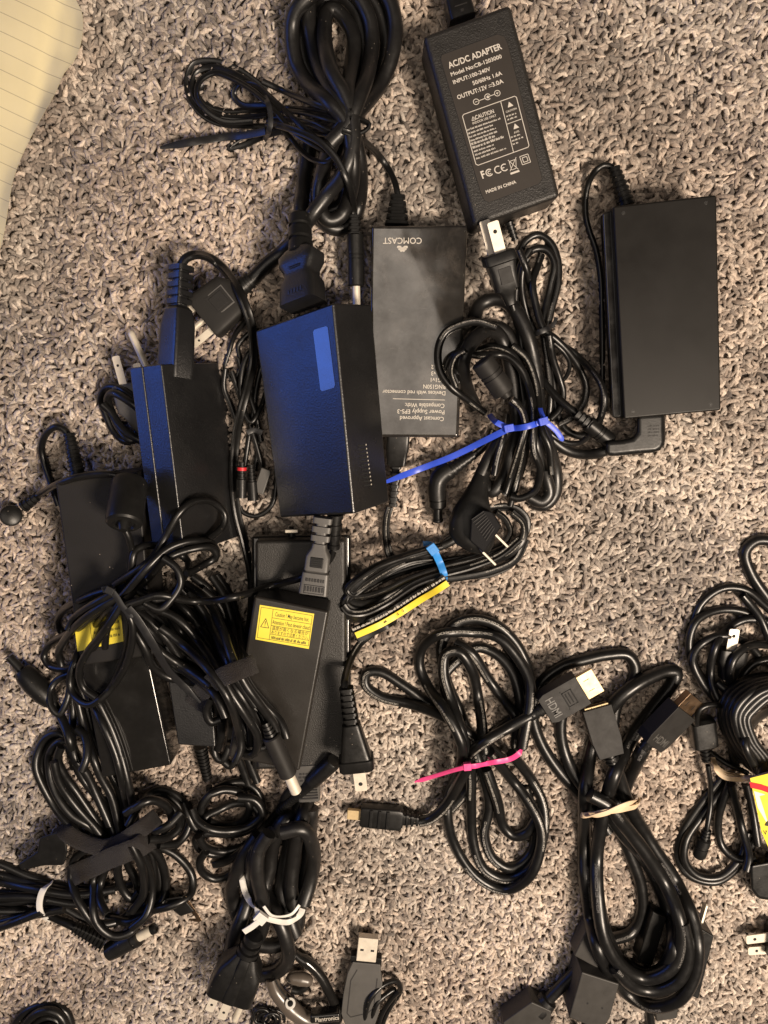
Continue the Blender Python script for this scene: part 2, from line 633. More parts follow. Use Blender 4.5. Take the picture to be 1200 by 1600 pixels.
def cord(mb, path, wpx, prof='round', **kw):
    vh = 1.0 if prof == 'round' else (0.85 if kw.get('tw0') or kw.get('twist') else 0.6)
    tw = kw.pop('twist', 0.0)
    tw0 = kw.pop('tw0', 0.0)
    pts, r = drape(path, wpx, vh=vh, **kw)
    mb.tube(pts, r, prof, twist=tw, tw0=tw0)


def cords(mb, paths, wpx, prof='round', **kw):
    for p in paths:
        cord(mb, p, wpx, prof, **kw)


def band(mb, path, wpx, thick=0.18, **kw):
    kw.setdefault('smooth', 2)
    kw.setdefault('step', 3.0)
    kw.setdefault('zw', 7.0)
    pts, r = drape(path, wpx, vh=thick, **kw)
    mb.tube(pts, r, 'band', thick=thick)


def fabric(mb, path, wpx, lift=2.2, cap=110, thick=0.0011):
    """a soft strap: a grid draped across whatever lies below, with its own thickness"""
    xy = catmull([(p[0], p[1]) for p in path], 3.0)
    n = len(xy)
    tg = np.gradient(xy, axis=0)
    tg /= np.linalg.norm(tg, axis=1)[:, None]
    nr = np.stack([tg[:, 1], -tg[:, 0]], 1)
    mcol = 11
    Z = np.zeros((n, mcol))
    for i in range(n):
        for k in range(mcol):
            u = (k / (mcol - 1) - 0.5)
            Z[i, k] = min(cap, hz_at(*(xy[i] + nr[i] * u * wpx), 3.5))
    for _ in range(6):
        Zp = np.pad(Z, 2, mode='edge')
        Zs = sum(Zp[a:a + n, b_:b_ + mcol] for a in range(5) for b_ in range(5)) / 25
        Z = np.maximum(Zs, 0.35 * Z + 0.65 * Zs)
    Z += lift
    for i in range(n):
        e = min(i, n - 1 - i) * 3.0
        if e < 14:
            Z[i] -= (14 - e) ** 2 / 196 * 7
    edge = rng.normal(0, 0.5, (n, 2))
    top, bot = [], []
    for i in range(n):
        for k in range(mcol):
            u = (k / (mcol - 1) - 0.5)
            ww = wpx + (edge[i, 0] if u < 0 else edge[i, 1]) * (2 * abs(u)) ** 4
            x, y = xy[i] + nr[i] * u * ww
            z = Z[i, k] + rng.normal(0, 0.05) - 0.8 * (2 * abs(u)) ** 6
            p = P(x, y, z)
            top.append(p)
            bot.append(p - Vector((0, 0, thick)))
    fs, T = [], n * mcol
    for i in range(n - 1):
        for k in range(mcol - 1):
            a = i * mcol + k
            fs.append((a, a + 1, a + mcol + 1, a + mcol))
            fs.append((a + T, a + mcol + T, a + mcol + 1 + T, a + 1 + T))
        for a in (i * mcol, i * mcol + mcol - 1):
            fs.append((a, a + mcol, a + mcol + T, a + T))
    for i in (0, n - 1):
        for k in range(mcol - 1):
            a = i * mcol + k
            fs.append((a, a + 1, a + 1 + T, a + T))
    bm = bmesh.new()
    vv = [bm.verts.new(p) for p in top + bot]
    for f in fs:
        bm.faces.new([vv[j] for j in f])
    bmesh.ops.recalc_face_normals(bm, faces=bm.faces)
    bm.verts.index_update()
    mb.add([v.co.copy() for v in bm.verts], [tuple(v.index for v in f.verts) for f in bm.faces])
    bm.free()


def offs(path, dx, dy, j=0.0):
    return [(p[0] + dx + random.uniform(-j, j), p[1] + dy + random.uniform(-j, j), *p[2:]) for p in path]


# ------------------------------------------------------------------ flat print on a face
_tc = {}


def text_geo(s, bold=0.0):
    if (s, bold) in _tc:
        return _tc[(s, bold)]
    c = bpy.data.curves.new('lettering', 'FONT')
    c.body = s
    c.offset = bold
    c.resolution_u = 3
    o = bpy.data.objects.new('lettering', c)
    me = o.to_mesh()
    vs = np.array([v.co[:2] for v in me.vertices])
    fs = [tuple(p.vertices) for p in me.polygons]
    o.to_mesh_clear()
    bpy.data.objects.remove(o)
    bpy.data.curves.remove(c)
    _tc[(s, bold)] = (vs, fs)
    return vs, fs


LIFT = 0.00006


def put_text(mb, pl, s, p0, p1, h, bold=0.006, off=LIFT, deep=0.0):
    vs, fs = text_geo(s, bold)
    if len(vs) == 0:
        return
    x0, x1 = vs[:, 0].min(), vs[:, 0].max()
    dx, dy = p1[0] - p0[0], p1[1] - p0[1]
    L = math.hypot(dx, dy)
    ux, uy = dy / L, -dx / L
    out = []
    for x, y in vs:
        a, b = (x - x0) / (x1 - x0), y / 0.70 * h
        out.append(pl.at(p0[0] + dx * a + ux * b, p0[1] + dy * a + uy * b, off))
    mb.add(out, fs)


def put_poly(mb, pl, pts, off=LIFT):
    v = [pl.at(x, y, off) for x, y in pts]
    if (v[1] - v[0]).cross(v[2] - v[1]).dot(pl.n) < 0:
        v.reverse()
    mb.add(v, [tuple(range(len(v)))])


def put_line(mb, pl, a, b, wd, off=LIFT):
    dx, dy = b[0] - a[0], b[1] - a[1]
    L = math.hypot(dx, dy)
    nx, ny = -dy / L * wd / 2, dx / L * wd / 2
    put_poly(mb, pl, [(a[0] + nx, a[1] + ny), (b[0] + nx, b[1] + ny), (b[0] - nx, b[1] - ny), (a[0] - nx, a[1] - ny)], off)


def put_ring(mb, pl, c, r, wd, off=LIFT, n=20, a0=0, a1=360):
    for k in range(n):
        t0, t1 = math.radians(a0 + (a1 - a0) * k / n), math.radians(a0 + (a1 - a0) * (k + 1) / n)
        ri, ro = r - wd / 2, r + wd / 2
        put_poly(mb, pl, [(c[0] + ri * math.cos(t0), c[1] + ri * math.sin(t0)), (c[0] + ro * math.cos(t0), c[1] + ro * math.sin(t0)),
                          (c[0] + ro * math.cos(t1), c[1] + ro * math.sin(t1)), (c[0] + ri * math.cos(t1), c[1] + ri * math.sin(t1))], off)


def put_disc(mb, pl, c, r, off=LIFT, n=16):
    put_poly(mb, pl, [(c[0] + r * math.cos(2 * math.pi * k / n), c[1] + r * math.sin(2 * math.pi * k / n)) for k in range(n)], off)


def put_smallprint(mb, pl, a, b, h, off=LIFT):
    """an illegible line of small print: word-like ticks"""
    dx, dy = b[0] - a[0], b[1] - a[1]
    L = math.hypot(dx, dy)
    ux, uy = dx / L, dy / L
    vx, vy = uy, -ux
    t = 0.0
    while t < L - 1:
        wl = random.uniform(3.0, 8.0)
        e = min(L, t + wl)
        x = t
        while x < e - 0.5:
            hh = h * random.uniform(0.55, 1.0)
            cw = random.uniform(0.5, 0.95)
            q = [(a[0] + ux * x, a[1] + uy * x), (a[0] + ux * (x + cw), a[1] + uy * (x + cw))]
            put_poly(mb, pl, [q[0], q[1], (q[1][0] + vx * hh, q[1][1] + vy * hh), (q[0][0] + vx * hh, q[0][1] + vy * hh)], off)
            x += cw + random.uniform(0.25, 0.5)
        t = e + 1.2


def slab(top, thick, bev=1.6, seg=3):
    """case from four seen corners (px, py, z) of its top face and a thickness in mm; returns mesh builder, face plane, corners"""
    t = [P(*p) for p in top]
    pl = Plane(t[0], t[1], t[2])
    b = [p - pl.n * (thick * MM) for p in t]
    m = MB()
    m.hexa(t, b, bev * MM, seg)
    return m, pl, t, b


# ------------------------------------------------------------------ the carpet
def carpet():
    me = bpy.data.meshes.new('carpet')
    s = 1.6
    me.from_pydata([(-s, -s, -0.0042), (s, -s, -0.0042), (s, s, -0.0042), (-s, s, -0.0042)], [], [(0, 1, 2, 3)])
    m = mat('carpet_backing', (0.30, 0.252, 0.212), 0.95, spec=0.1, bump=(320, 0.9, 0.004), mottle=(260, 0.7, 0.03))
    me.materials.append(m)
    o = bpy.data.objects.new('carpet', me)
    COL.objects.link(o)
    o['kind'] = 'structure'
    pile(0.00255, (-0.285, 0.285, -0.39, 0.315), None, 1.0, 5, 5)
    pile(0.0050, (-0.47, 0.47, -0.57, 0.49), (-0.283, 0.283, -0.388, 0.313), 1.55, 4, 4)


def pile(sp, reg, hollow, fat, NR, NS):
    # yarn tufts
    gx = np.arange(reg[0], reg[1], sp)
    gy = np.arange(reg[2], reg[3], sp)
    X, Y = np.meshgrid(gx, gy)
    X, Y = X.ravel(), Y.ravel()
    if hollow:
        k_ = ~((X > hollow[0]) & (X < hollow[1]) & (Y > hollow[2]) & (Y < hollow[3]))
        X, Y = X[k_], Y[k_]
    n = X.size
    X = X.ravel() + rng.uniform(-0.5, 0.5, n) * sp
    Y = Y.ravel() + rng.uniform(-0.5, 0.5, n) * sp
    t = np.linspace(0, 1, NR)
    # neighbouring yarns lean roughly the same way: smooth swirl field + scatter
    sw = (np.sin(X * 61 + 1.3 * np.sin(Y * 47)) + np.sin(Y * 53 + 2.0 + 1.1 * np.sin(X * 71)) + np.sin((X + Y) * 97)) * 1.1
    th0 = sw + rng.normal(0, 1.15, n)
    curl = rng.normal(0, 2.3, n)
    L = rng.uniform(0.0054, 0.0102, n)
    hgt = rng.uniform(0.0082, 0.0098, n) + 0.0006 * np.sin(X * 140 + 2 * np.sin(Y * 90)) + 0.0007 * np.sin(Y * 170)
    bend = rng.uniform(0.50, 0.80, n)
    r0 = rng.uniform(0.00086, 0.00142, n) * fat
    ang = th0[:, None] + curl[:, None] * t[None, :] ** 1.2
    ds = L[:, None] / (NR - 1) * (0.5 + 1.0 * t[None, :])
    px_ = np.cumsum(np.cos(ang) * ds, 1)
    py_ = np.cumsum(np.sin(ang) * ds, 1)
    cx = X[:, None] + px_ - px_.mean(1)[:, None]
    cy = Y[:, None] + py_ - py_.mean(1)[:, None]
    cz = -0.0082 + hgt[:, None] * np.sin(math.pi * bend[:, None] * t[None, :])
    C = np.stack([cx, cy, cz], -1)
    T = np.gradient(C, axis=1)
    T /= np.linalg.norm(T, axis=2)[..., None] + 1e-12
    ref = np.array((0.2, 0.3, 1.0))
    A = np.cross(T, ref)
    A /= np.linalg.norm(A, axis=2)[..., None] + 1e-12
    B = np.cross(A, T)
    rp = np.array([0.85, 1.1, 1.15, 1.0, 0.45] if NR == 5 else [0.9, 1.15, 1.1, 0.5])
    wob = 1 + rng.uniform(-0.14, 0.14, (n, NR))
    R = r0[:, None] * rp[None, :] * wob
    a = np.linspace(0, 2 * math.pi, NS, endpoint=False)
    V = C[:, :, None, :] + R[:, :, None, None] * (np.cos(a)[None, None, :, None] * A[:, :, None, :] + np.sin(a)[None, None, :, None] * B[:, :, None, :])
    V = V.reshape(-1, 3)
    base = (np.arange(n) * NR * NS)[:, None, None]
    i = np.arange(NR - 1)[None, :, None] * NS
    j = np.arange(NS)[None, None, :]
    j2 = (j + 1) % NS
    F = np.stack([base + i + j, base + i + j2, base + i + NS + j2, base + i + NS + j], -1).reshape(-1, 4)
    cap = (np.arange(n)[:, None] * NR * NS + (NR - 1) * NS + np.arange(NS)[None, :])
    nq, nc = len(F), len(cap)
    me = bpy.data.meshes.new('carpet_pile')
    me.vertices.add(len(V))
    me.vertices.foreach_set('co', V.ravel())
    me.loops.add(nq * 4 + nc * NS)
    me.loops.foreach_set('vertex_index', np.concatenate([F.ravel(), cap.ravel()]).astype(np.int32))
    me.polygons.add(nq + nc)
    me.polygons.foreach_set('loop_start', np.concatenate([np.arange(nq) * 4, nq * 4 + np.arange(nc) * NS]).astype(np.int32))
    me.polygons.foreach_set('use_smooth', np.ones(nq + nc, bool))
    me.update(calc_edges=True)
    # each yarn has its own dye: flecks of pale, mid and dark
    tone = np.clip(0.60 + rng.normal(0, 0.17, n) + 0.10 * np.sin(X * 37 + np.sin(Y * 29) * 2) + 0.07 * np.sin(Y * 45 + 1), 0, 1)
    dark = rng.uniform(0, 1, n) < 0.07
    tone[dark] *= 0.45
    at = me.attributes.new('tone', 'FLOAT', 'POINT')
    at.data.foreach_set('value', np.repeat(tone, NR * NS).astype(np.float32))
    red = np.clip(0.5 + 0.5 * np.sin(X * 23 + 1) * np.sin(Y * 19 + 2) + rng.normal(0, 0.25, n), 0, 1)
    at = me.attributes.new('warm', 'FLOAT', 'POINT')
    at.data.foreach_set('value', np.repeat(red, NR * NS).astype(np.float32))
    if 'carpet_yarn' in bpy.data.materials:
        me.materials.append(bpy.data.materials['carpet_yarn'])
        o = bpy.data.objects.new('carpet_pile', me)
        COL.objects.link(o)
        o['kind'] = 'stuff'
        return
    m = mat('carpet_yarn', (0.3, 0.25, 0.2), 0.72, spec=0.25, bump=(1900, 0.75, 0.0009))
    nt = m.node_tree
    b = nt.nodes['Principled BSDF']
    b.inputs['Sheen Weight'].default_value = 0.15
    b.inputs['Sheen Roughness'].default_value = 0.5
    a1 = nt.nodes.new('ShaderNodeAttribute'); a1.attribute_name = 'tone'
    a2 = nt.nodes.new('ShaderNodeAttribute'); a2.attribute_name = 'warm'
    cr = nt.nodes.new('ShaderNodeValToRGB')
    e = cr.color_ramp.elements
    e[0].position, e[0].color = 0.05, (0.10, 0.083, 0.073, 1)
    e[1].position, e[1].color = 0.95, (0.70, 0.61, 0.52, 1)
    k = e.new(0.5); k.color = (0.325, 0.276, 0.236, 1)
    nt.links.new(a1.outputs['Fac'], cr.inputs['Fac'])
    tc = nt.nodes.new('ShaderNodeTexCoord')
    nz = nt.nodes.new('ShaderNodeTexNoise')
    nz.inputs['Scale'].default_value = 700
    nz.inputs['Detail'].default_value = 2
    nt.links.new(tc.outputs['Object'], nz.inputs['Vector'])
    mr = nt.nodes.new('ShaderNodeMapRange')
    mr.inputs['From Min'].default_value = 0.3; mr.inputs['From Max'].default_value = 0.7
    mr.inputs['To Min'].default_value = 0.72; mr.inputs['To Max'].default_value = 1.2
    nt.links.new(nz.outputs['Fac'], mr.inputs['Value'])
    tint = nt.nodes.new('ShaderNodeMix'); tint.data_type = 'RGBA'
    tint.inputs['A'].default_value = (0.98, 1.0, 1.02, 1)
    tint.inputs['B'].default_value = (1.04, 0.985, 0.955, 1)
    nt.links.new(a2.outputs['Fac'], tint.inputs['Factor'])
    m1 = nt.nodes.new('ShaderNodeMix'); m1.data_type = 'RGBA'; m1.blend_type = 'MULTIPLY'
    m1.inputs['Factor'].default_value = 1
    nt.links.new(cr.outputs['Color'], m1.inputs['A']); nt.links.new(tint.outputs['Result'], m1.inputs['B'])
    m2 = nt.nodes.new('ShaderNodeVectorMath'); m2.operation = 'SCALE'
    nt.links.new(m1.outputs['Result'], m2.inputs[0]); nt.links.new(mr.outputs['Result'], m2.inputs['Scale'])
    nt.links.new(m2.outputs['Vector'], b.inputs['Base Color'])
    me.materials.append(m)
    o = bpy.data.objects.new('carpet_pile', me)
    COL.objects.link(o)
    o['kind'] = 'stuff'


carpet()
# ------------------------------------------------------------------ shared shapes
def relief_prof(y0, y1, r0, r1, ribs, depth=0.22):
    pr = []
    n = ribs * 2 + 1
    for k in range(n):
        a, b = y0 + (y1 - y0) * k / n, y0 + (y1 - y0) * (k + 1) / n
        f = 1.0 if k % 2 == 0 else 1 - depth
        for y in (a + 0.05 * (b - a), b - 0.05 * (b - a)):
            r = r0 + (r1 - r0) * (y - y0) / (y1 - y0)
            pr.append((y, r * f))
    return pr


def relief(fr, y0, y1, r0, r1, ribs, name, parent, m='plug', depth=0.22, n=16, z=0):
    b = MB()
    b.lathe(fr, relief_prof(y0, y1, r0, r1, ribs, depth), n, 0, z)
    return b.build(name, M[m], parent, angle=30)


def flat_relief(fr, y0, y1, w0, w1, h0, h1, ribs, name, parent, m='plug'):
    b = MB()
    n = ribs * 2 + 1
    secs = []
    for k in range(n):
        a, c = y0 + (y1 - y0) * k / n, y0 + (y1 - y0) * (k + 1) / n
        f = 1.0 if k % 2 == 0 else 0.74
        for y in (a + 0.3, c - 0.3):
            t = (y - y0) / (y1 - y0)
            secs.append((y, (w0 + (w1 - w0) * t) * f, (h0 + (h1 - h0) * t) * f, 0, 5))
    b.loft(fr, secs, 20)
    return b.build(name, M[m], parent, angle=30)


def blade(fr, x, y0, y1, w, parent, z=0.0, th=2.6, hole=True, m='nickel', edge=False, name='prong'):
    """flat mains blade with a round hole; edge=True turns it on its edge"""
    b = MB()
    out = []
    hw = w / 2
    pts = [(-hw, y0), (hw, y0), (hw, y1 - 2.0), (hw - 2.0, y1), (-hw + 2.0, y1), (-hw, y1 - 2.0)]
    if edge:
        top = [fr.at(x + th / 2, y, z + q) for q, y in pts]
        bot = [fr.at(x - th / 2, y, z + q) for q, y in pts]
    else:
        top = [fr.at(x + q, y, z + th / 2) for q, y in pts]
        bot = [fr.at(x + q, y, z - th / 2) for q, y in pts]
    b.prism(top, bot, 0.35 * fr.s, 1)
    o = b.build(name, M[m], parent)
    if hole and not edge:
        h = MB()
        hy = y0 + (y1 - y0) * 0.68
        h.add([fr.at(x + 0.17 * w * math.cos(a), hy + 0.17 * w * math.sin(a), z + th / 2 + 0.12) for a in np.linspace(0, 2 * math.pi, 14, endpoint=False)], [tuple(range(14))])
        h.build('hole', M['hole'], o, stampit=False)
    return o


def pin(fr, x, y0, y1, r, parent, z=0.0, m='nickel'):
    b = MB()
    b.lathe(fr, [(y0, r), (y1 - r, r), (y1 - 0.35 * r, r * 0.8), (y1, r * 0.35)], 12, x, z)
    return b.build('ground_pin', M[m], parent)


def barrel_plug(fr, parent, r, yb, ytip, rt, tipm='nickel', y0=0.0, ring=None, bodym='plug', grooves=True):
    """round DC plug: moulded body y0..yb, metal sleeve yb..ytip"""
    b = MB()
    pr = [(y0, r * 0.86), (y0 + 2, r)]
    if grooves:
        g = y0 + (yb - y0) * 0.38
        pr += [(g, r), (g + .6, r * .93), (g + 2.2, r * .93), (g + 2.8, r), (g + 6, r), (g + 6.6, r * .93), (g + 8.2, r * .93), (g + 8.8, r)]
    pr += [(yb - 2, r * 0.98), (yb, r * 0.84)]
    b.lathe(fr, pr, 20)
    o = b.build('plug_body', M[bodym], parent, angle=30)
    t = MB()
    t.lathe(fr, [(yb - 1, rt), (ytip - 1.2, rt), (ytip, rt * 0.88), (ytip, rt * 0.6), (ytip - 4, rt * 0.55)], 18)
    t.build('metal_sleeve', M[tipm], parent, angle=30)
    if ring:
        q = MB()
        q.lathe(fr, [(ytip - 1.5, rt * 1.05), (ytip + 1.5, rt * 1.05), (ytip + 1.8, rt * .7)], 16)
        q.build('insulator_ring', M[ring], parent)
    return o


def screws(pl, pts, parent, r=3.6):
    for x, y in pts:
        b = MB()
        put_disc(b, pl, (x, y), r, 0.00010)
        o = b.build('screw_hole', M['hole'], parent, stampit=False)
        q = MB()
        put_ring(q, pl, (x, y), r * 1.05, r * 0.28, 0.00016)
        put_disc(q, pl, (x + r * .1, y + r * .1), r * 0.62, 0.00018)
        q.build('screw', M['grain'], o, stampit=False)


def ziptie(name, label, path, wpx, m, head=None, tail=None, head_w=11.0, group=None, extra=None, head_m=None):
    t = thing(name, label, 'zip tie', path[0][0], path[0][1], 2, group)
    b = MB()
    band(b, path, wpx, cap=60, lift=0.1, thick=0.17)
    b.build('strap', M[m], t)
    if head:
        hx, hy, dx, dy = head
        z = hz_at(hx, hy) + 0.8
        fr = Fr((hx - dx * .5, hy - dy * .5, z), (hx + dx * .5, hy + dy * .5, z))
        h = MB()
        L = math.hypot(dx, dy)
        h.box(fr, -head_w / 2, head_w / 2, 0, L, -3.0, 4.6, 1.1)
        h.build('locking_head', M[m], t)
        q = MB()
        q.box(fr, -head_w * .28, head_w * .28, L * .3, L * .62, 4.4, 4.9, 0.2)
        q.build('slot', M[m], t, stampit=False)
    if tail:
        b = MB()
        pts, r = drape(tail[0], tail[1], vh=0.2, cap=60, smooth=7)
        n = len(pts)
        rr = r * np.concatenate([np.ones(max(0, n - n // 5)), np.linspace(1, 0.35, n // 5)])[:n]
        b.tube(pts, rr, 'band', thick=0.17)
        b.build('tail', M[m], t)
    return t


# ------------------------------------------------------------------ ruled paper
def paper():
    edge = [(98, -60), (118, -2), (128, 20), (129, 50), (124, 76), (113, 99), (101, 113), (88, 142), (67, 180), (47, 217), (29, 256), (20, 283), (14, 317), (7, 360), (0, 390), (-16, 440), (-30, 480)]
    e = catmull([(a, b) for a, b in edge], 7)
    nx = 22
    top, faces = [], []
    for i, (ex, ey) in enumerate(e):
        for k in range(nx):
            u = k / (nx - 1)
            x = -190 + (ex + 190) * (1 - (1 - u) ** 1.6)
            z = 6.0 + 3.2 * u ** 3 + 0.9 * math.sin(x * 0.03 + ey * 0.017) + 0.5 * math.sin(ey * 0.05 - x * 0.02)
            z += -1.2 * math.exp(-((x - 70 + 0.22 * (ey - 120)) / 10) ** 2)
            z += 2.2 * math.exp(-((ex - x) / 9) ** 2) * (0.6 + 0.4 * math.sin(ey * 0.045))
            d_ = math.hypot(x - 100, ey - 103)
            z += 1.4 * math.exp(-(d_ / 14) ** 2)
            top.append(P(x, ey, z))
    n = len(e)
    for i in range(n - 1):
        for k in range(nx - 1):
            a = i * nx + k
            faces.append((a, a + nx, a + nx + 1, a + 1))
    T = len(top)
    bot = [p - Vector((0, 0, 0.00022)) for p in top]
    fb = [tuple(reversed([q + T for q in f])) for f in faces]
    rim = [i * nx + nx - 1 for i in range(n)]
    fr_ = [(rim[i], rim[i + 1], rim[i + 1] + T, rim[i] + T) for i in range(n - 1)]
    t = thing('notepad_sheet', 'cream yellow ruled paper sheet with torn wavy edge, lying in the top left corner', 'paper', 20, 120, 2)
    b = MB()
    b.add(top + bot, faces + fb + fr_)
    m = mat('yellow_ruled_paper', (0.68, 0.60, 0.37), 0.75, spec=0.2, bump=(160, 0.12, 0.0010), mottle=(40, 0.08, 0.05))
    nt = m.node_tree
    bs = nt.nodes['Principled BSDF']
    tc = nt.nodes.new('ShaderNodeTexCoord')
    mp = nt.nodes.new('ShaderNodeMapping')
    mp.inputs['Rotation'].default_value = (0, 0, math.radians(24.5))
    nt.links.new(tc.outputs['Object'], mp.inputs['Vector'])
    sx = nt.nodes.new('ShaderNodeSeparateXYZ')
    nt.links.new(mp.outputs['Vector'], sx.inputs[0])
    mo = nt.nodes.new('ShaderNodeMath'); mo.operation = 'PINGPONG'; mo.inputs[1].default_value = 0.0043
    nt.links.new(sx.outputs['Y'], mo.inputs[0])
    lt = nt.nodes.new('ShaderNodeMath'); lt.operation = 'LESS_THAN'; lt.inputs[1].default_value = 0.00020
    nt.links.new(mo.outputs[0], lt.inputs[0])
    sl = nt.nodes.new('ShaderNodeMath'); sl.operation = 'MULTIPLY'; sl.inputs[1].default_value = 0.62
    nt.links.new(lt.outputs[0], sl.inputs[0])
    mx = nt.nodes.new('ShaderNodeMix'); mx.data_type = 'RGBA'
    nt.links.new(sl.outputs[0], mx.inputs['Factor'])
    nt.links.new(bs.inputs['Base Color'].links[0].from_socket, mx.inputs['A'])
    mx.inputs['B'].default_value = (0.26, 0.22, 0.16, 1)
    nt.links.new(mx.outputs['Result'], bs.inputs['Base Color'])
    b.build('ruled_sheet', m, t, angle=60)


paper()


# ------------------------------------------------------------------ AC/DC adapter
def acdc():
    t = thing('power_adapter', 'grained black adapter whose label reads AC/DC ADAPTER, at the top centre', 'power adapter', 768, 180)
    m, pl, c, bt = slab([(661, 55, 31), (798, 5, 31), (876, 307, 31), (741, 354, 31)], 28, 2.6, 4)
    m.build('case', M['grain'], t)
    pan = MB()
    out = [(690, 86), (777, 53.5), (788, 57), (793, 68), (847, 279), (842, 287), (764, 316), (757, 313), (751, 300), (689, 94)]
    up = [pl.at(x, y, 0.00018) for x, y in out]
    lo = [pl.at(x, y, -0.0006) for x, y in out]
    pan.prism(up, lo, 0.00008, 1)
    po = pan.build('label_panel', M['panel'], t)
    gr = MB()
    for k in range(len(out)):
        put_line(gr, pl, out[k], out[(k + 1) % len(out)], 1.5, 0.00008)
    gr.build('panel_groove', M['hole'], t, stampit=False)
    screws(pl, [(685, 71), (782.5, 32.5), (852.5, 298)], t, 4.6)
    i = MB()
    o_ = 0.00024
    TX = lambda s, a, b, h, bold=0.010: put_text(i, pl, s, a, b, h, bold, o_)
    TX('AC/DC ADAPTER', (702, 107), (785, 76), 9.6, 0.022)
    TX('Model No:CB-1203000', (705.5, 119.3), (784.5, 90.3), 6.0, 0.02)
    TX('INPUT:100-240V', (709, 131.5), (767, 110), 6.0, 0.02)
    TX('50/60Hz 1.6A', (739.5, 133.2), (785, 116.6), 6.2, 0.02)
    TX('OUTPUT:12V', (715.5, 155.5), (762, 138.5), 6.6, 0.02)
    TX('3.0A', (770, 135.5), (787.3, 129.2), 6.6, 0.02)
    put_line(i, pl, (763.5, 136.4), (769, 134.4), 0.8, o_)
    put_line(i, pl, (763.0, 133.6), (768.4, 131.6), 0.8, o_)
    put_ring(i, pl, (744, 159), 4.4, 1.0, o_)
    put_line(i, pl, (742, 159.7), (746, 158.3), 0.9, o_)
    put_line(i, pl, (748.2, 157.4), (757.5, 153.9), 1.0, o_)
    put_ring(i, pl, (762, 151.3), 4.6, 1.1, o_, 16, 30, 320)
    put_disc(i, pl, (762.4, 151.4), 2.2, o_)
    put_line(i, pl, (762, 151.3), (772.6, 147.4), 1.0, o_)
    put_ring(i, pl, (777, 145.6), 4.4, 1.0, o_)
    put_line(i, pl, (775, 146.3), (779, 144.9), 0.9, o_)
    put_line(i, pl, (776.3, 143.6), (777.7, 147.6), 0.9, o_)
    bx = [(722.6, 182), (724.5, 178.7), (804, 150.3), (807, 152), (826.5, 227), (825, 230), (747, 258.2), (743.6, 256.5)]
    for k in range(8):
        put_line(i, pl, bx[k], bx[(k + 1) % 8], 1.1, o_)
    put_line(i, pl, (782.3, 158.5), (802.3, 237.5), 1.0, o_)
    put_line(i, pl, (792.2, 194), (814.6, 186), 1.0, o_)
    TX('CAUTION', (743.5, 186.6), (772.5, 176.2), 6.2, 0.015)
    TX('INDOOR USE ONLY', (739, 194.6), (776, 181.4), 3.6, 0.012)

    def tri(cx, cy, r, ang=-20):
        a = [math.radians(ang - 90 + 120 * k) for k in range(3)]
        q = [(cx + r * math.cos(x), cy + r * math.sin(x)) for x in a]
        for k in range(3):
            put_line(i, pl, q[k], q[(k + 1) % 3], 0.8, o_)
        put_line(i, pl, (cx - .4, cy - 1.4), (cx + .3, cy + 1.2), 0.8, o_)
    tri(740, 186, 4.0)

    def trif(cx, cy, r, ang=-20):
        a = [math.radians(ang - 90 + 120 * k) for k in range(3)]
        put_poly(i, pl, [(cx + r * math.cos(x), cy + r * math.sin(x)) for x in a], o_)
    trif(797, 164, 5.4)
    trif(806, 198, 5.4)
    TX('CAUTION', (791, 176.5), (807.5, 170.5), 3.0, 0.012)
    TX('AVIS', (803.5, 209), (811.5, 206), 3.0, 0.012)
    for k, ln in enumerate((56, 42, 44, 44, 40, 53, 33, 34, 50)):
        a = (730.2 + 1.75 * k, 204.5 + 5.6 * k)
        put_smallprint(i, pl, a, (a[0] + ln * 0.945, a[1] - ln * 0.335), 3.0 if k not in (4, 5) else 4.2, o_)
    for k, (ax, ay, ln) in enumerate(((791.5, 183.3, 17), (793.2, 188.3, 16), (798.5, 216, 15), (800, 221.5, 19), (801.5, 226.6, 9))):
        put_smallprint(i, pl, (ax, ay), (ax + ln * .945, ay - ln * .335), 2.6, o_)
    TX('F', (754, 279), (759, 277.2), 11.5, 0.03)
    put_ring(i, pl, (764.5, 269.6), 5.2, 1.6, o_, 16, 20, 300)
    put_ring(i, pl, (764.8, 269.6), 2.4, 1.3, o_, 12, 20, 300)
    put_ring(i, pl, (778.3, 265), 5.4, 1.6, o_, 16, 30, 290)
    put_ring(i, pl, (788.3, 261.6), 5.2, 1.6, o_, 16, 30, 290)
    put_line(i, pl, (784, 263), (788, 261.6), 1.4, o_)
    q = [(795.5, 252.5), (806, 248.7), (806.5, 263), (799.5, 265.6)]
    for k in range(4):
        put_line(i, pl, q[k], q[(k + 1) % 4], 0.9, o_)
    put_line(i, pl, (793.5, 250), (810, 264.5), 0.9, o_)
    put_line(i, pl, (806.5, 245.5), (797, 267.5), 0.9, o_)
    put_line(i, pl, (797.6, 271.6), (811.4, 266.8), 3.0, o_)
    for r_ in (9.5, 5.2):
        cx, cy = 820.5, 249
        q = [(cx + r_ * math.cos(math.radians(45 + 90 * k - 19)), cy + r_ * math.sin(math.radians(45 + 90 * k - 19))) for k in range(4)]
        for k in range(4):
            put_line(i, pl, q[k], q[(k + 1) % 4], 1.0, o_)
    TX('MADE IN CHINA', (760, 302.5), (807, 286), 5.0, 0.02)
    i.build('printed_specification', M['ink'], po, smooth=False, stampit=False, kind='stuff')
    # output cord boot at the lower end
    fr = Fr((795, 346, 12), (808, 384, 9))
    relief(fr, 0, 30, 9, 6, 4, 'strain_relief', t)
    # the mains connector pushed into the far end
    t2 = thing('mains_connector', 'black cord connector plugged into the top of the label-up AC/DC adapter', 'connector', 715, 12, 10)
    fr = Fr((722, 33, 15), (700, -50, 15))
    b = MB()
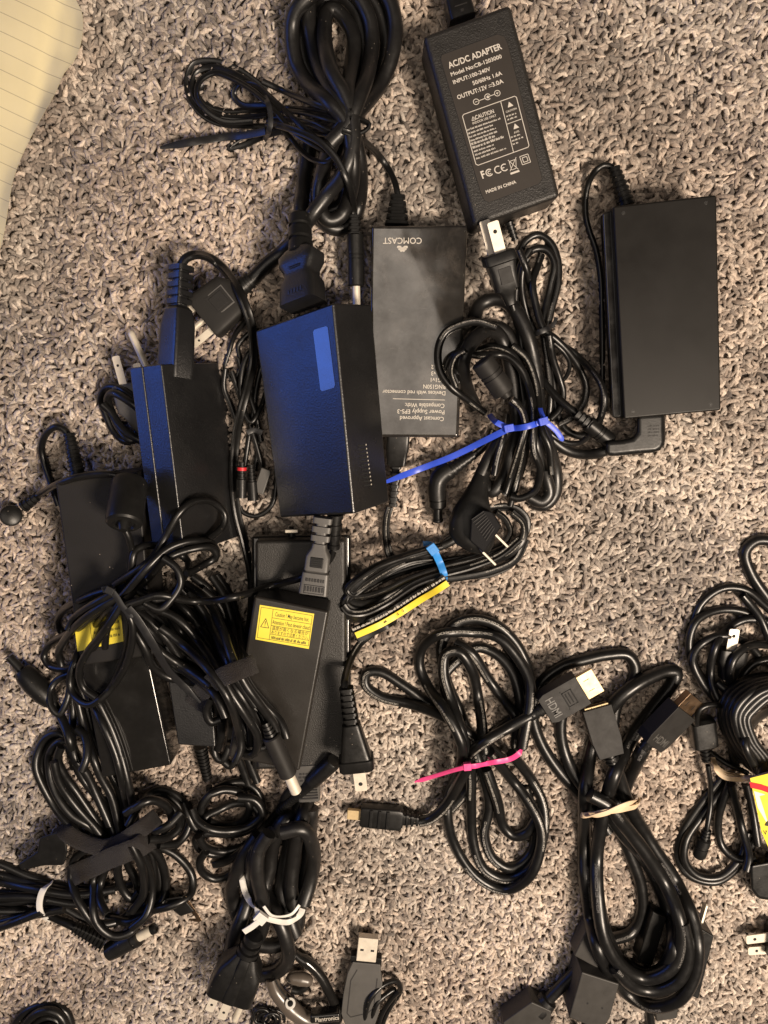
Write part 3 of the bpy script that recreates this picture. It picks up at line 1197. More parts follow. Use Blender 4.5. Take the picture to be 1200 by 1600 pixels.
    b.loft(fr, [(0, 21, 22, 0, 5), (30, 20, 21, 0, 5), (44, 15, 17, 0, 4), (60, 13, 14, 0, 3), (64, 9, 9, 0, 2), (120, 7, 7, 0, 2)], 24)
    b.build('connector_body', M['plug'], t2)
    b = MB()
    b.box(fr, -10, 10, 14, 16, 21.6, 22.4, 0.2)
    b.loft(fr, [(5, 6, 6, 16.5, 2.0), (9, 6, 6, 16.5, 2)], 16)
    b.build('raised_mark', M['plug_dull'], t2)


acdc()


# ------------------------------------------------------------------ right hand adapter
def right_adapter():
    t = thing('power_adapter', 'plain satin black adapter without label, apart on the right of the pile', 'power adapter', 1040, 480)
    m, pl, c, bt = slab([(958, 322, 30), (1120, 304, 30), (1127, 641, 30), (975, 655, 30)], 25, 1.1, 3)
    m.build('case', M['satin'], t)
    # a narrow lower shell standing slightly proud on the left
    q = MB()
    q.prism([P(941, 333, 25), P(961, 326, 25.5), P(977, 652, 25.5), P(957, 653, 25)], [P(941, 333, 4), P(961, 326, 4), P(977, 652, 4), P(957, 653, 4)], 0.001, 2)
    q.build('side_rail', M['gloss'], t)
    screws(pl, [(974, 333), (1103, 317), (989, 643), (1110, 632)], t, 2.4)
    fr = Fr((979, 322, 13), (958, 258, 11))
    relief(fr, 0, 62, 14.5, 9.5, 7, 'strain_relief', t, depth=0.16)
    b = MB()
    cord(b, [(958, 262, 11), (944, 258, 10), (928, 270), (917, 295), (915, 335), (921, 362), (931, 390), (938, 431), (940, 480), (941, 530), (941, 580), (940, 640), (934, 668), (915, 676)], 10)
    b.build('output_cord', M['cord'], t)


right_adapter()


# ------------------------------------------------------------------ cable company adapter (upside down lettering)
def comcast():
    t = thing('power_adapter', 'scuffed glossy black adapter with upside-down white lettering under the big blue one', 'power adapter', 655, 520)
    top = [(580, 352, 21), (731, 352, 21), (717, 684, 21), (576, 683, 21)]
    m, pl, c, bt = slab(top, 18, 1.8, 4)
    sp = bpy.data.materials.get('scuffed_gloss')
    sm = mat('scuffed_gloss_plastic', (0.022, 0.020, 0.018), 0.085, spec=1.0, coat=0.5, bump=(11, 0.4, 0.0045), mottle=(60, 0.5, 0.04))
    nt = sm.node_tree
    bs = nt.nodes['Principled BSDF']
    tc = nt.nodes.new('ShaderNodeTexCoord')
    # fine hairline scratches running every way
    last = None
    for k, (ang, scx) in enumerate(((0.3, 55), (1.1, 70), (2.0, 60), (2.7, 48))):
        mp = nt.nodes.new('ShaderNodeMapping')
        mp.inputs['Rotation'].default_value = (0, 0, ang)
        mp.inputs['Scale'].default_value = (scx * 1.2, 1900, 1)
        nt.links.new(tc.outputs['Object'], mp.inputs['Vector'])
        n = nt.nodes.new('ShaderNodeTexNoise')
        n.inputs['Scale'].default_value = 1.0
        n.inputs['Detail'].default_value = 1
        n.inputs['Distortion'].default_value = 0.6
        nt.links.new(mp.outputs['Vector'], n.inputs['Vector'])
        g = nt.nodes.new('ShaderNodeMath'); g.operation = 'GREATER_THAN'; g.inputs[1].default_value = 0.80
        nt.links.new(n.outputs['Fac'], g.inputs[0])
        if last is None:
            last = g.outputs[0]
        else:
            mxx = nt.nodes.new('ShaderNodeMath'); mxx.operation = 'MAXIMUM'
            nt.links.new(last, mxx.inputs[0]); nt.links.new(g.outputs[0], mxx.inputs[1])
            last = mxx.outputs[0]
    sc_ = nt.nodes.new('ShaderNodeMath'); sc_.operation = 'MULTIPLY'; sc_.inputs[1].default_value = 0.22
    nt.links.new(last, sc_.inputs[0])
    mx = nt.nodes.new('ShaderNodeMix'); mx.data_type = 'RGBA'
    nt.links.new(sc_.outputs[0], mx.inputs['Factor'])
    nt.links.new(bs.inputs['Base Color'].links[0].from_socket, mx.inputs['A'])
    mx.inputs['B'].default_value = (0.22, 0.20, 0.17, 1)
    nt.links.new(mx.outputs['Result'], bs.inputs['Base Color'])
    # handling dust and thumb smears
    for scl, lo, hi, amt, colr in ((42, 0.50, 0.72, 0.55, (0.085, 0.074, 0.064, 1)), (260, 0.62, 0.74, 0.5, (0.10, 0.09, 0.078, 1)), (90, 0.66, 0.70, 0.85, (0.006, 0.006, 0.006, 1))):
        n = nt.nodes.new('ShaderNodeTexNoise')
        n.inputs['Scale'].default_value = scl
        n.inputs['Detail'].default_value = 8
        n.inputs['Roughness'].default_value = 0.7
        n.inputs['Distortion'].default_value = 0.5
        nt.links.new(tc.outputs['Object'], n.inputs['Vector'])
        mr = nt.nodes.new('ShaderNodeMapRange')
        mr.inputs['From Min'].default_value = lo
        mr.inputs['From Max'].default_value = hi
        mr.inputs['To Max'].default_value = amt
        nt.links.new(n.outputs['Fac'], mr.inputs['Value'])
        mx = nt.nodes.new('ShaderNodeMix'); mx.data_type = 'RGBA'
        nt.links.new(mr.outputs['Result'], mx.inputs['Factor'])
        nt.links.new(bs.inputs['Base Color'].links[0].from_socket, mx.inputs['A'])
        mx.inputs['B'].default_value = colr
        nt.links.new(mx.outputs['Result'], bs.inputs['Base Color'])
    n = nt.nodes.new('ShaderNodeTexNoise')
    n.inputs['Scale'].default_value = 34
    n.inputs['Detail'].default_value = 9
    n.inputs['Roughness'].default_value = 0.72
    n.inputs['Distortion'].default_value = 0.1
    nt.links.new(tc.outputs['Object'], n.inputs['Vector'])
    for sock, a_, b_ in (('Specular IOR Level', 0.6, 1.0), ('Coat Weight', 0.35, 0.8)):
        mr = nt.nodes.new('ShaderNodeMapRange')
        mr.inputs['From Min'].default_value = 0.36
        mr.inputs['From Max'].default_value = 0.62
        mr.inputs['To Min'].default_value = a_
        mr.inputs['To Max'].default_value = b_
        nt.links.new(n.outputs['Fac'], mr.inputs['Value'])
        nt.links.new(mr.outputs['Result'], bs.inputs[sock])
    co = m.build('case', sm, t)
    i = MB()
    T_ = lambda s, a, b, h, bold=0.008: put_text(i, pl, s, a, b, h, bold)
    T_('COMCAST', (659, 371.5), (598.5, 371.5), 9.6, 0.006)
    # fan of six petals under the name (it stands upside down too)
    for k in range(6):
        a = math.radians(18 + 28.8 * k)
        d = (math.cos(a), math.sin(a))
        n = (-d[1], d[0])
        cx, cy = 628.8, 384.0
        l = 9.5 if k in (2, 3) else 8.6
        q = [(1.8, 0), (5.0, -1.7), (l - 1.2, -2.2), (l, -0.9), (l, 0.9), (l - 1.2, 2.2), (5.0, 1.7)]
        put_poly(i, pl, [(cx + d[0] * u + n[0] * v, cy + d[1] * u + n[1] * v) for u, v in q])
    T_('Comcast Approved', (693.5, 651.5), (625, 650), 6.6)
    T_('Power Supply EPS-3', (694.5, 641), (621, 639.5), 6.6)
    T_('Compatible With:', (694.5, 631), (633, 629.5), 6.6)
    put_line(i, pl, (695, 625), (614, 623), 0.9)
    T_('Devices with red connector', (696, 611.5), (597.5, 609), 6.4)
    T_('RNG150N', (696, 601.5), (661.5, 600.8), 6.4)
    T_('XG1v1', (696.5, 591), (673.2, 590.4), 6.4)
    T_('XG1v3', (697, 580.8), (674, 580.4), 6.4)
    T_('XG2v2', (697, 570.6), (674, 570.2), 6.4)
    i.build('printed_lettering', M['ink'], co, smooth=False, stampit=False, kind='stuff')
    fr = Fr((620, 352, 11), (622, 300, 9))
    flat_relief(fr, 0, 46, 19, 11, 10, 7, 4, 'strain_relief', t)
    b = MB()
    # thin twin output cord gathered into a flat coil
    cord(b, [(622, 306, 9), (617, 285), (607, 264), (588, 238), (560, 214), (536, 204)], 10, 'twin')
    P2 = [
        [(417, 140), (370, 107), (330, 95), (303, 100), (292, 123), (295, 150), (313, 177), (340, 193), (380, 197), (417, 197), (450, 200), (490, 208), (515, 212), (545, 213), (572, 203), (577, 195), (560, 186), (530, 178), (483, 172), (430, 168)],
        [(440, 172), (420, 150), (397, 133), (363, 118), (330, 122), (313, 140), (320, 160), (347, 173), (390, 172), (425, 172), (470, 176), (520, 188), (548, 197), (540, 208), (515, 206), (490, 194), (450, 186), (417, 186)],
        [(417, 180), (380, 184), (340, 180), (310, 160), (300, 135), (310, 112), (335, 105), (372, 118), (410, 142), (440, 168), (470, 196), (500, 222), (520, 240), (512, 252), (490, 250), (470, 235), (452, 213), (430, 195)],
        [(425, 205), (395, 208), (362, 226), (358, 233), (378, 228), (417, 211), (440, 205)],
        [(430, 162), (403, 165), (377, 163), (365, 147), (373, 133), (397, 133), (420, 153), (440, 170)],
        [(410, 127), (440, 141), (477, 157), (513, 170), (545, 182)],
        [(395, 190), (350, 190), (322, 172), (308, 150), (312, 128), (335, 114), (365, 124), (400, 146), (432, 176), (458, 206), (486, 224), (508, 236)],
    ]
    for k, p in enumerate(P2):
        cord(b, p, 9.5, 'twin', cap=34, k=0.9, tw0=0.3 * math.sin(k * 2.1), twist=6.0 * math.cos(k))
    cord(b, [(417, 192), (443, 198), (497, 220), (523, 245), (540, 275), (550, 305), (554, 338, 14)], 11, 'twin')
    b.build('output_cord', M['cord'], t)
    fr = Fr((554, 336, 14), (557, 474, 12))
    flat_relief(fr, 0, 30, 9, 11, 8, 10, 3, 'plug_boot', t)
    barrel_plug(fr, t, 13.2, 107, 137, 6.3, y0=28, ring='red')
    ziptie('zip_tie', 'black nylon zip tie with long flat tail round the thin flat cord coil', [(413, 150, 16), (420, 165), (423, 185), (420, 205), (413, 219, 8)], 8, 'tie_black', tail=([(415, 205), (385, 211), (345, 215), (300, 222, 9), (250, 231, 7)], 11))





# ------------------------------------------------------------------ thick mains cord at the top, feeding the big blue-lit adapter
def thick_cord():
    t = thing('power_cable', 'thickest black mains cord, looped upright at the top edge, with kettle-style connector', 'power cord', 540, 180)
    b = MB()
    loops = [
        [(470, 335, 16), (471, 317), (478, 262), (490, 215), (525, 192), (552, 180), (573, 160), (597, 127), (613, 83), (617, 35), (605, -5), (570, -42), (522, -46), (487, -12), (482, 20), (487, 60), (500, 107), (523, 150), (545, 190), (557, 230), (563, 270), (560, 320), (546, 350), (522, 357), (505, 345), (500, 300), (508, 250), (528, 205), (550, 178)],
        [(528, 212), (547, 186), (559, 157), (574, 117), (581, 67), (577, 30), (556, -8), (520, -28), (477, 0), (460, 22), (456, 60), (463, 100), (483, 133), (513, 160), (538, 188), (550, 235), (548, 298), (532, 338), (512, 344), (498, 318), (506, 260), (522, 215)],
        [(515, 225), (545, 190), (546, 165), (544, 140), (550, 100), (552, 60), (540, 33), (520, 14), (510, 20), (507, 45), (508, 70), (517, 110), (537, 147), (550, 185), (552, 225), (538, 270), (515, 300), (488, 335), (462, 372), (440, 395), (418, 412), (398, 432), (388, 442)],
    ]
    loops.insert(0, [(540, 205), (556, 172), (580, 142), (598, 108), (604, 66), (594, 20), (566, -20), (530, -40), (496, -22), (472, 14), (470, 60), (480, 108), (500, 140), (530, 172), (546, 205)])
    loops.insert(1, [(520, 250), (540, 200), (556, 150), (566, 100), (566, 50), (552, 10), (528, -8), (504, 6), (496, 50), (508, 110), (530, 150), (548, 195), (548, 260), (534, 320), (514, 330)])
    for p in loops:
        cord(b, p, 24, cap=34, k=0.8)
    b.build('cord', M['cord_matte'], t)
    # connector into the adapter
    fr = Fr((468, 336, 26), (474, 490, 45), roll=32)
    b = MB()
    b.lathe(fr, [(0, 15), (3, 17), (18, 17.5), (20, 15), (23, 15), (25, 18), (40, 18.5), (42, 15.5), (45, 15.5), (47, 19), (64, 20)], 20)
    b.build('strain_relief', M['plug'], t, angle=30)
    b = MB()
    b.loft(fr, [(62, 25, 16, 0, 4), (72, 35, 19, 0, 6), (86, 34, 19, 0, 6), (98, 27, 17, 0, 5), (106, 26, 17, 0, 5), (118, 33, 19, 0, 6), (150, 34, 20, 0, 7)], 28)
    b.build('connector_body', M['leather'], t)
    b = MB()
    for q in (80, 83):
        b.box(fr, -12, 10, q + 12, q + 13, 18.3, 19.4, 0.2)
    for q in range(5):
        b.box(fr, -14 + q * 6, -11 + q * 6, 130, 137, 19.6, 20.3, 0.2)
    b.build('raised_mark', M['leather'], t)
    # the three prong plug at the far end
    fr = Fr((392, 437, 12), (282, 528, 14))
    relief(fr, 0, 24, 14, 17, 2, 'plug_boot', t, depth=0.14)
    b = MB()
    b.loft(fr, [(20, 15, 13, 0, 3), (30, 24, 20, 0, 6), (38, 34, 22, 0, 8), (92, 38, 24, 0, 8), (96, 37, 23, 0, 8)], 24)
    pb = b.build('plug_body', M['plug_dull'], t)
    g = MB()
    g.box(fr, -15, 19, 40, 76, 21.5, 23.0, 0.6)
    g.build('recessed_panel', M['grey_plastic'], pb)
    g = MB()
    g.box(fr, -13, 17, 42, 74, 22.6, 23.4, 0.4)
    g.box(fr, -9, 13, 46, 70, 23.0, 24.2, 0.5)
    g.box(fr, 1.5, 3.2, 57, 58.6, 24.1, 24.5, 0.2)
    g.build('raised_mark', M['plug_dull'], pb)
    blade(fr, 22, 95, 140, 11, t, 4)
    blade(fr, -22, 95, 136, 11, t, 4)
    pin(fr, 0, 95, 142, 5, t, -8)


thick_cord()
comcast()


# ------------------------------------------------------------------ half hidden plug and its cord left of the slim adapter
def hidden_plug():
    t = thing('power_cable', 'three-prong plug with bright prongs half hidden behind the slim blue adapter', 'power cord', 205, 600)
    fr = Fr((222, 650, 8), (194, 548, 8))
    b = MB()
    b.loft(fr, [(-30, 12, 10, 0, 3), (0, 22, 18, 2, 5), (12, 30, 20, 2, 7), (48, 31, 20, 2, 7), (52, 29, 18, 2, 7)], 24)
    b.build('plug_body', M['grey_plastic'], t)
    blade(fr, -10, 50, 96, 12, t, 16)
    blade(fr, 14, 50, 80, 12, t, 2)
    fr2 = Fr((229, 574, 14), (205, 521, 14))
    pin(fr2, 0, 0, 60, 5.6, t, 0)
    b = MB()
    cord(b, [(226, 660, 9), (200, 690), (180, 676), (165, 645), (158, 622), (166, 606), (185, 606), (215, 628), (240, 650)], 13)
    cord(b, [(232, 672, 7), (205, 688), (186, 668), (174, 642), (168, 624), (175, 614), (200, 626), (230, 650)], 13)
    cord(b, [(222, 690), (193, 672), (172, 643), (160, 632)], 13)
    b.build('cord', M['cord'], t)


hidden_plug()


# ------------------------------------------------------------------ bundle of thin leads with red phono plugs between the two blue-lit adapters
def av_leads():
    t = thing('av_cable', 'thin black leads with red-ringed phono plugs in the dark gap between the two blue-lit adapters', 'cable', 395, 650)
    b = MB()
    for p in (
        [(385, 500), (366, 525), (358, 550), (352, 575), (364, 595), (376, 570), (372, 540), (390, 520)],
        [(400, 520), (396, 560), (392, 600), (398, 640), (404, 690), (398, 735)],
        [(412, 560), (402, 600), (396, 640), (388, 690), (382, 730)],
        [(362, 580), (372, 610), (382, 640), (392, 668), (402, 700), (412, 740)],
        [(372, 560), (384, 600), (400, 650), (408, 690)],
        [(420, 600), (406, 640), (392, 660), (380, 640), (376, 600), (384, 560), (404, 536)],
        [(430, 700), (432, 750), (424, 790), (402, 806), (380, 800), (372, 780)],
        [(352, 576), (350, 606), (362, 636), (372, 668)],
    ):
        cord(b, p, 8.5, cap=18)
    b.build('lead', M['cord'], t)
    for (x0, y0, x1, y1, ringed) in ((378, 722, 377, 780, True), (392, 726, 396, 786, False)):
        z = 14
        fr = Fr((x0, y0, z), (x1, y1, z))
        q = MB()
        q.lathe(fr, relief_prof(0, 26, 5.5, 7, 4, 0.25) + [(27, 8.5), (56, 9)], 14)
        q.build('phono_plug', M['plug'], t, angle=30)
        if ringed:
            q = MB()
            q.lathe(fr, [(8, 7.3), (13, 7.6)], 14)
            q.build('red_ring', M['red'], t)
    fr = Fr((404, 770, 13), (418, 728, 13))
    q = MB()
    q.box(fr, -8, 8, 0, 40, -5, 5, 1.5)
    q.build('metal_plug_shell', M['grey_plastic'], t)
    q = MB()
    band(q, [(386, 676, 14), (396, 672), (410, 676, 14)], 8)
    q.build('wire_twist', M['tie_black'], t)


av_leads()


# ------------------------------------------------------------------ stacked adapters of the left pile
def textured_adapter():
    t = thing('power_adapter', 'grainy black adapter lying under the one with the yellow warning sticker', 'power adapter', 470, 1020)
    m, pl, c, bt = slab([(398, 845, 24), (540, 843, 24), (541, 1199, 24), (400, 1203, 24)], 10, 2.2, 4)
    m.build('upper_shell', M['grain'], t)
    q = MB()
    r = [P(392, 838, 15), P(548, 836, 15), P(548, 1200, 15), P(394, 1204, 15)]
    q.hexa(r, [p - Vector((0, 0, 0.015)) for p in r], 0.002, 3)
    q.build('lower_shell', M['gloss'], t)
    fr = Fr((456, 846, 14), (455, 816, 14))
    b = MB()
    b.lathe(fr, [(0, 6), (18, 6), (20, 4), (24, 4)], 14)
    b.build('output_socket', M['plug'], t)
    b = MB()
    b.box(Fr((456, 840, 22), (455, 812, 22)), -10, 10, 8, 13, -3, 3, 1)
    b.build('metal_contact', M['nickel'], t)


def black_under():
    t = thing('power_adapter', 'glossy black adapter half hidden below the matte case with the mostly covered yellow sticker', 'power adapter', 195, 1110)
    m, pl, c, bt = slab([(122, 1015, 24), (226, 1000, 24), (268, 1196, 24), (160, 1216, 24)], 22, 1.5, 3)
    m.build('case', M['gloss'], t)
    t = thing('power_adapter', 'small dark square-cornered adapter behind the fabric strap, with a ribbed cord boot below', 'power adapter', 300, 1100)
    m, pl, c, bt = slab([(254, 1010, 22), (326, 1003, 22), (337, 1168, 22), (278, 1164, 22)], 20, 1.0, 3)
    m.build('case', M['leather'], t)
    fr = Fr((313, 1166, 11), (327, 1230, 8))
    relief(fr, 0, 60, 11, 7.5, 9, 'strain_relief', t, depth=0.2)
    b = MB()
    cord(b, [(327, 1228, 8), (326, 1245), (318, 1262), (312, 1282)], 10)
    b.build('output_cord', M['cord'], t)


def leftmost_adapter():
    t = thing('power_adapter', 'leftmost matte black adapter, cord arching from its top edge, right half in shade', 'power adapter', 160, 880)
    m, pl, c, bt = slab([(86, 754, 34), (216, 736, 34), (240, 1024, 34), (126, 1041, 34)], 29, 1.2, 3)
    m.build('case', M['matte_case'], t)
    st = MB()
    put_poly(st, pl, [(116, 975), (189, 961), (193, 1002), (121, 1018)], 0.00012)
    so = st.build('warning_sticker', M['yellow'], t, smooth=False, stampit=False)
    i = MB()
    for k in range(3):
        put_smallprint(i, pl, (146 + k, 981 + 10 * k), (186 + k, 973 + 10 * k), 5, 0.0002)
    put_line(i, pl, (140, 972), (145, 1012), 0.7, 0.0002)
    i.build('printed_lettering', M['ink_black'], so, smooth=False, stampit=False, kind='stuff')
    fr = Fr((122, 742, 18), (108, 678, 14))
    relief(fr, 0, 66, 13, 9, 9, 'strain_relief', t, depth=0.16)
    b = MB()
    cord(b, [(108, 682, 14), (100, 671, 13), (87, 667), (72, 678), (65, 700), (70, 725), (79, 752), (92, 790, 6)], 11)
    b.build('output_cord', M['cord'], t)
    # lead with an angled round plug lying over the top edge
    t2 = thing('dc_plug_lead', 'thin lead crossing the leftmost adapter edge to a flat round angled plug on the carpet', 'cable', 25, 800)
    b = MB()
    cord(b, [(240, 800, 20), (200, 752, 40), (180, 742, 40), (150, 741), (116, 747), (88, 757), (70, 768), (54, 778, 8)], 11, lift=0.2)
    b.build('lead', M['cord'], t2)
    fr = Fr((58, 776, 8), (17, 806, 7))
    relief(fr, 0, 28, 7.5, 10.5, 3, 'strain_relief', t2, depth=0.24)
    b = MB()
    fr = Fr((17, 806, 2), (17.4, 805, 18))
    s = fr.s
    fr.s = s
    b.lathe(fr, [(0, 13), (1.5, 15.5), (24, 16.5), (27, 15.5), (28.5, 13), (29, 0.5)], 22)
    b.build('plug_head', M['plug'], t2, angle=30)
    # big round moulded plug seen end on
    t3 = thing('ferrite_lead', 'fat round barrel with a cord out of its end, leaning on the leftmost adapter', 'cable', 190, 780)
    fr = Fr((203, 750, 40), (194, 815, 56))
    b = MB()
    b.lathe(fr, [(0, 20), (3, 26), (10, 28), (70, 28), (76, 27), (79, 24), (80, 17), (76, 15), (76, 8)], 24)
    b.build('barrel', M['plug'], t3, angle=30)
    b = MB()
    b.lathe(fr, [(72, 11), (80, 9), (90, 6)], 16)
    b.build('cord_boot', M['plug'], t3)
    b = MB()
    cord(b, [(194, 824, 53), (202, 842, 50), (206, 866, 44), (204, 890, 40)], 11)
    b.build('lead', M['cord'], t3)


def slim_adapter():
    t = thing('power_adapter', 'slim adapter tipped on its edge, narrow seamed blue side facing up', 'power adapter', 280, 710)
    ql = [(202, 575, 33), (252, 569, 43), (288, 868, 43), (240, 872, 33)]
    tt = [P(*p) for p in ql]
    pl = Plane(tt[0], tt[1], tt[2])
    n = pl.n

    def lerp(a, b_, u):
        return a + (b_ - a) * u
    for nm, u0, u1 in (('lower_shell', 0.0, 0.40), ('upper_shell', 0.415, 1.0)):
        top = [lerp(tt[0], tt[1], u0), lerp(tt[0], tt[1], u1), lerp(tt[3], tt[2], u1), lerp(tt[3], tt[2], u0)]
        m = MB()
        m.hexa(top, [p - n * 0.058 for p in top], 0.0007, 2)
        m.build(nm, M['leather'], t)
    # connector feeding it, seen corner on
    fr = Fr((283, 412, 20), (273, 590, 27), roll=36)
    b = MB()
    secs = []
    for k in range(5):
        y = 4 + 13 * k
        secs += [(y, 17, 15, 0, 7), (y + 7.5, 17, 15, 0, 7), (y + 8, 11, 10, 0, 5), (y + 12.5, 11, 10, 0, 5)]
    b.loft(fr, secs, 24)
    t2 = thing('power_cable', 'black cord with slotted connector plugged into the slim blue-edged adapter', 'power cord', 275, 500)
    b.build('strain_relief', M['leather'], t2, angle=25)
    b = MB()
    b.loft(fr, [(66, 12, 12, 0, 6), (72, 17, 16, 0, 8), (96, 22, 19, 0, 9), (160, 24, 20, 0, 9), (178, 23, 19, 0, 9)], 32)
    b.build('connector_body', M['leather'], t2, angle=25)
    b = MB()
    cord(b, [(282, 416, 20), (290, 404, 22), (305, 398), (325, 402), (345, 416), (368, 445), (384, 480), (395, 520), (396, 560), (388, 600), (376, 645), (367, 700), (365, 752), (370, 800), (381, 845), (391, 890), (394, 930), (391, 970), (384, 1010), (374, 1036, 50)], 15, 'twin', lift=0.3, tw0=0.5, twist=1.6)
    b.build('cord', M['cord'], t2)


def blue_adapter():
    t = thing('power_adapter', 'big adapter tilted to the left, broad face shining blue with a pale oblong sticker', 'power adapter', 500, 640)
    m, pl, c, bt = slab([(398, 517, 24), (521, 473, 54), (553, 803, 54), (437, 809, 24)], 33, 1.3, 4)
    m.build('case', M['leather'], t)
    q = [(489, 519), (491, 515), (509, 509.5), (512, 511), (523.5, 602), (521.5, 606), (503.5, 611.5), (500.5, 609)]
    st = MB()
    st.prism([pl.at(x, y, 0.00020) for x, y in q], [pl.at(x, y, -0.0002) for x, y in q], 0.00005, 1)
    st.build('sticker', M['silver_sticker'], t)
    # vent slots low on the right hand side
    s0 = Plane(c[1], c[2], bt[2])
    v = MB()
    for k in range(11):
        x, y = 568.5 + 0.9 * k, 696 + 6.2 * k
        put_poly(v, s0, [(x - 9, y - 0.6), (x + 2, y - 1.6), (x + 2.2, y + 0.9), (x - 8.8, y + 1.9)], 0.00008)
    v.build('vent_slot', M['hole'], t, smooth=False, stampit=False)
    v = MB()
    for k in range(11):
        x, y = 572.0 + 0.82 * k, 695 + 6.2 * k
        put_poly(v, s0, [(x - 0.7, y - 1.2), (x + 0.7, y - 1.3), (x + 0.8, y + 1.0), (x - 0.6, y + 1.1)], 0.00016)
    v.build('vent_rib_edge', M['ink_dim'], t, smooth=False, stampit=False)
    fr = Fr((524, 806, 34), (521, 860, 30))
    relief(fr, -4, 56, 13, 10, 3, 'strain_relief', t, depth=0.14)
    return t


def yellow_label_adapter():
    t = thing('power_adapter', 'black adapter with yellow warning sticker printed Caution May become hot', 'power adapter', 450, 1060)
    m, pl, c, bt = slab([(397, 931, 47), (514, 955, 47), (468, 1206, 47), (356, 1184, 47)], 22, 1.7, 4)
    m.build('case', mat('warm_satin_plastic', (0.017, 0.015, 0.013), 0.34, spec=0.5, bump=(1800, 0.15, 0.0003), mottle=(28, 0.3, 0.06)), t)
    q = [(406, 945), (491, 959), (482.5, 1014), (399, 999)]
    st = MB()
    st.prism([pl.at(x, y, 0.00016) for x, y in q], [pl.at(x, y, -0.0002) for x, y in q], 0.00004, 1)
    so = st.build('warning_sticker', M['yellow'], t)
    i = MB()
    o = 0.00022
    A = lambda u, v_: (q[0][0] + (q[1][0] - q[0][0]) * u + (q[3][0] - q[0][0]) * v_, q[0][1] + (q[1][1] - q[0][1]) * u + (q[3][1] - q[0][1]) * v_)
    for a, b_ in (((.03, .06), (.97, .06)), ((.03, .94), (.97, .94)), ((.03, .06), (.03, .94)), ((.97, .06), (.97, .94)), ((.25, .06), (.25, .94)), ((.25, .31), (.97, .31)), ((.25, .53), (.97, .53)), ((.25, .78), (.97, .78))):
        put_line(i, pl, A(*a), A(*b_), 0.7, o)
    put_text(i, pl, 'Caution ! May become hot.', A(.30, .25), A(.92, .25), 6.4, 0.006, o)
    put_text(i, pl, 'Attention ! Peut devenir chaud.', A(.265, .48), A(.96, .48), 6.4, 0.006, o)
    put_text(i, pl, '温度が高くなる場合が', A(.27, .64), A(.94, .64), 4.6, 0.004, o)
    put_text(i, pl, 'ありますので注意ください。', A(.27, .755), A(.95, .755), 4.4, 0.004, o)
    put_smallprint(i, pl, A(.28, .91), A(.94, .91), 5, o)
    tri = [A(.065, .62), A(.215, .62), A(.14, .36)]
    for k in range(3):
        put_line(i, pl, tri[k], tri[(k + 1) % 3], 1.0, o)
    put_line(i, pl, A(.14, .44), A(.14, .54), 1.1, o)
    put_disc(i, pl, A(.14, .575), 0.7, o, 8)
    i.build('printed_lettering', M['ink_black'], so, smooth=False, stampit=False, kind='stuff')
    # its mains connector
    t2 = thing('mains_connector', 'grey-topped slotted connector plugged into the sticker adapter below the big blue one', 'connector', 490, 880)
    fr = Fr((505, 808, 40), (489, 934, 40))
    b = MB()
    secs = []
    for k in range(3):
        y = 0 + 14 * k
        secs += [(y, 15, 12, 0, 7), (y + 9, 15, 12, 0, 7), (y + 9.6, 9, 9, 0, 5), (y + 13.6, 9, 9, 0, 5)]
    b.loft(fr, secs, 24)
    b.build('strain_relief', M['grey_plastic'], t2, angle=25)
    b = MB()
    b.loft(fr, [(42, 11, 12, 0, 6), (50, 12, 13, 0, 7), (62, 19, 16, 0, 8), (84, 19, 17, 0, 9), (86, 17, 15, 0, 8), (88, 21, 18, 0, 9), (122, 23, 19, 0, 9)], 28)
    bo = b.build('connector_body', M['grey_plastic'], t2, angle=25)
    b = MB()
    b.box(fr, -10, 10, 62, 78, 16.0, 18.4, 0.8)
    for k in range(4):
        b.box(fr, -8, 8, 64 + 3.4 * k, 65.8 + 3.4 * k, 18.0, 19.2, 0.3)
    b.build('latch', M['plug'], bo)
    b = MB()
    for k, (y0, y1) in enumerate(((94, 103), (107, 119))):
        x = -15
        while x < 13:
            wd = random.uniform(2, 4)
            b.box(fr, x, x + wd, y0 + 1.5, y1 - 2.5, 18.8, 19.6, 0.2)
            x += wd + 1.6
    for e in ((-17, 15, 106, 107), (-17, 15, 119, 120), (-17, -16, 106, 120), (14, 15, 106, 120)):
        b.box(fr, *e, 18.9, 19.5, 0.1)
    b.build('raised_mark', M['grey_line'], bo)
    # second connector under its lower end
    t3 = thing('mains_connector', 'ribbed grey connector below the lower corner of the sticker adapter', 'connector', 485, 1230)
    fr = Fr((478, 1190, 20), (486, 1268, 16))
    b = MB()
    b.loft(fr, [(0, 22, 12, 0, 6), (34, 21, 12, 0, 6), (36, 19, 11, 0, 6), (66, 17, 11, 0, 6)], 22)
    b.build('connector_body', M['grey_plastic'], t3)
    b = MB()
    for k in range(5):
        b.box(fr, -15, 15, 38 + 5 * k, 40.6 + 5 * k, 10, 12.4, 0.5)
    for k in range(3):
        x = -13
        while x < 11:
            wd = random.uniform(2, 5)
            b.box(fr, x, x + wd, 12 + 6 * k, 15.5 + 6 * k, 11.5, 12.5, 0.15)
            x += wd + 1.4
    b.build('raised_mark', M['grey_line'], t3)


textured_adapter()
black_under()
leftmost_adapter()
yellow_label_adapter()
blue_bundle_root = blue_adapter()
slim_adapter()

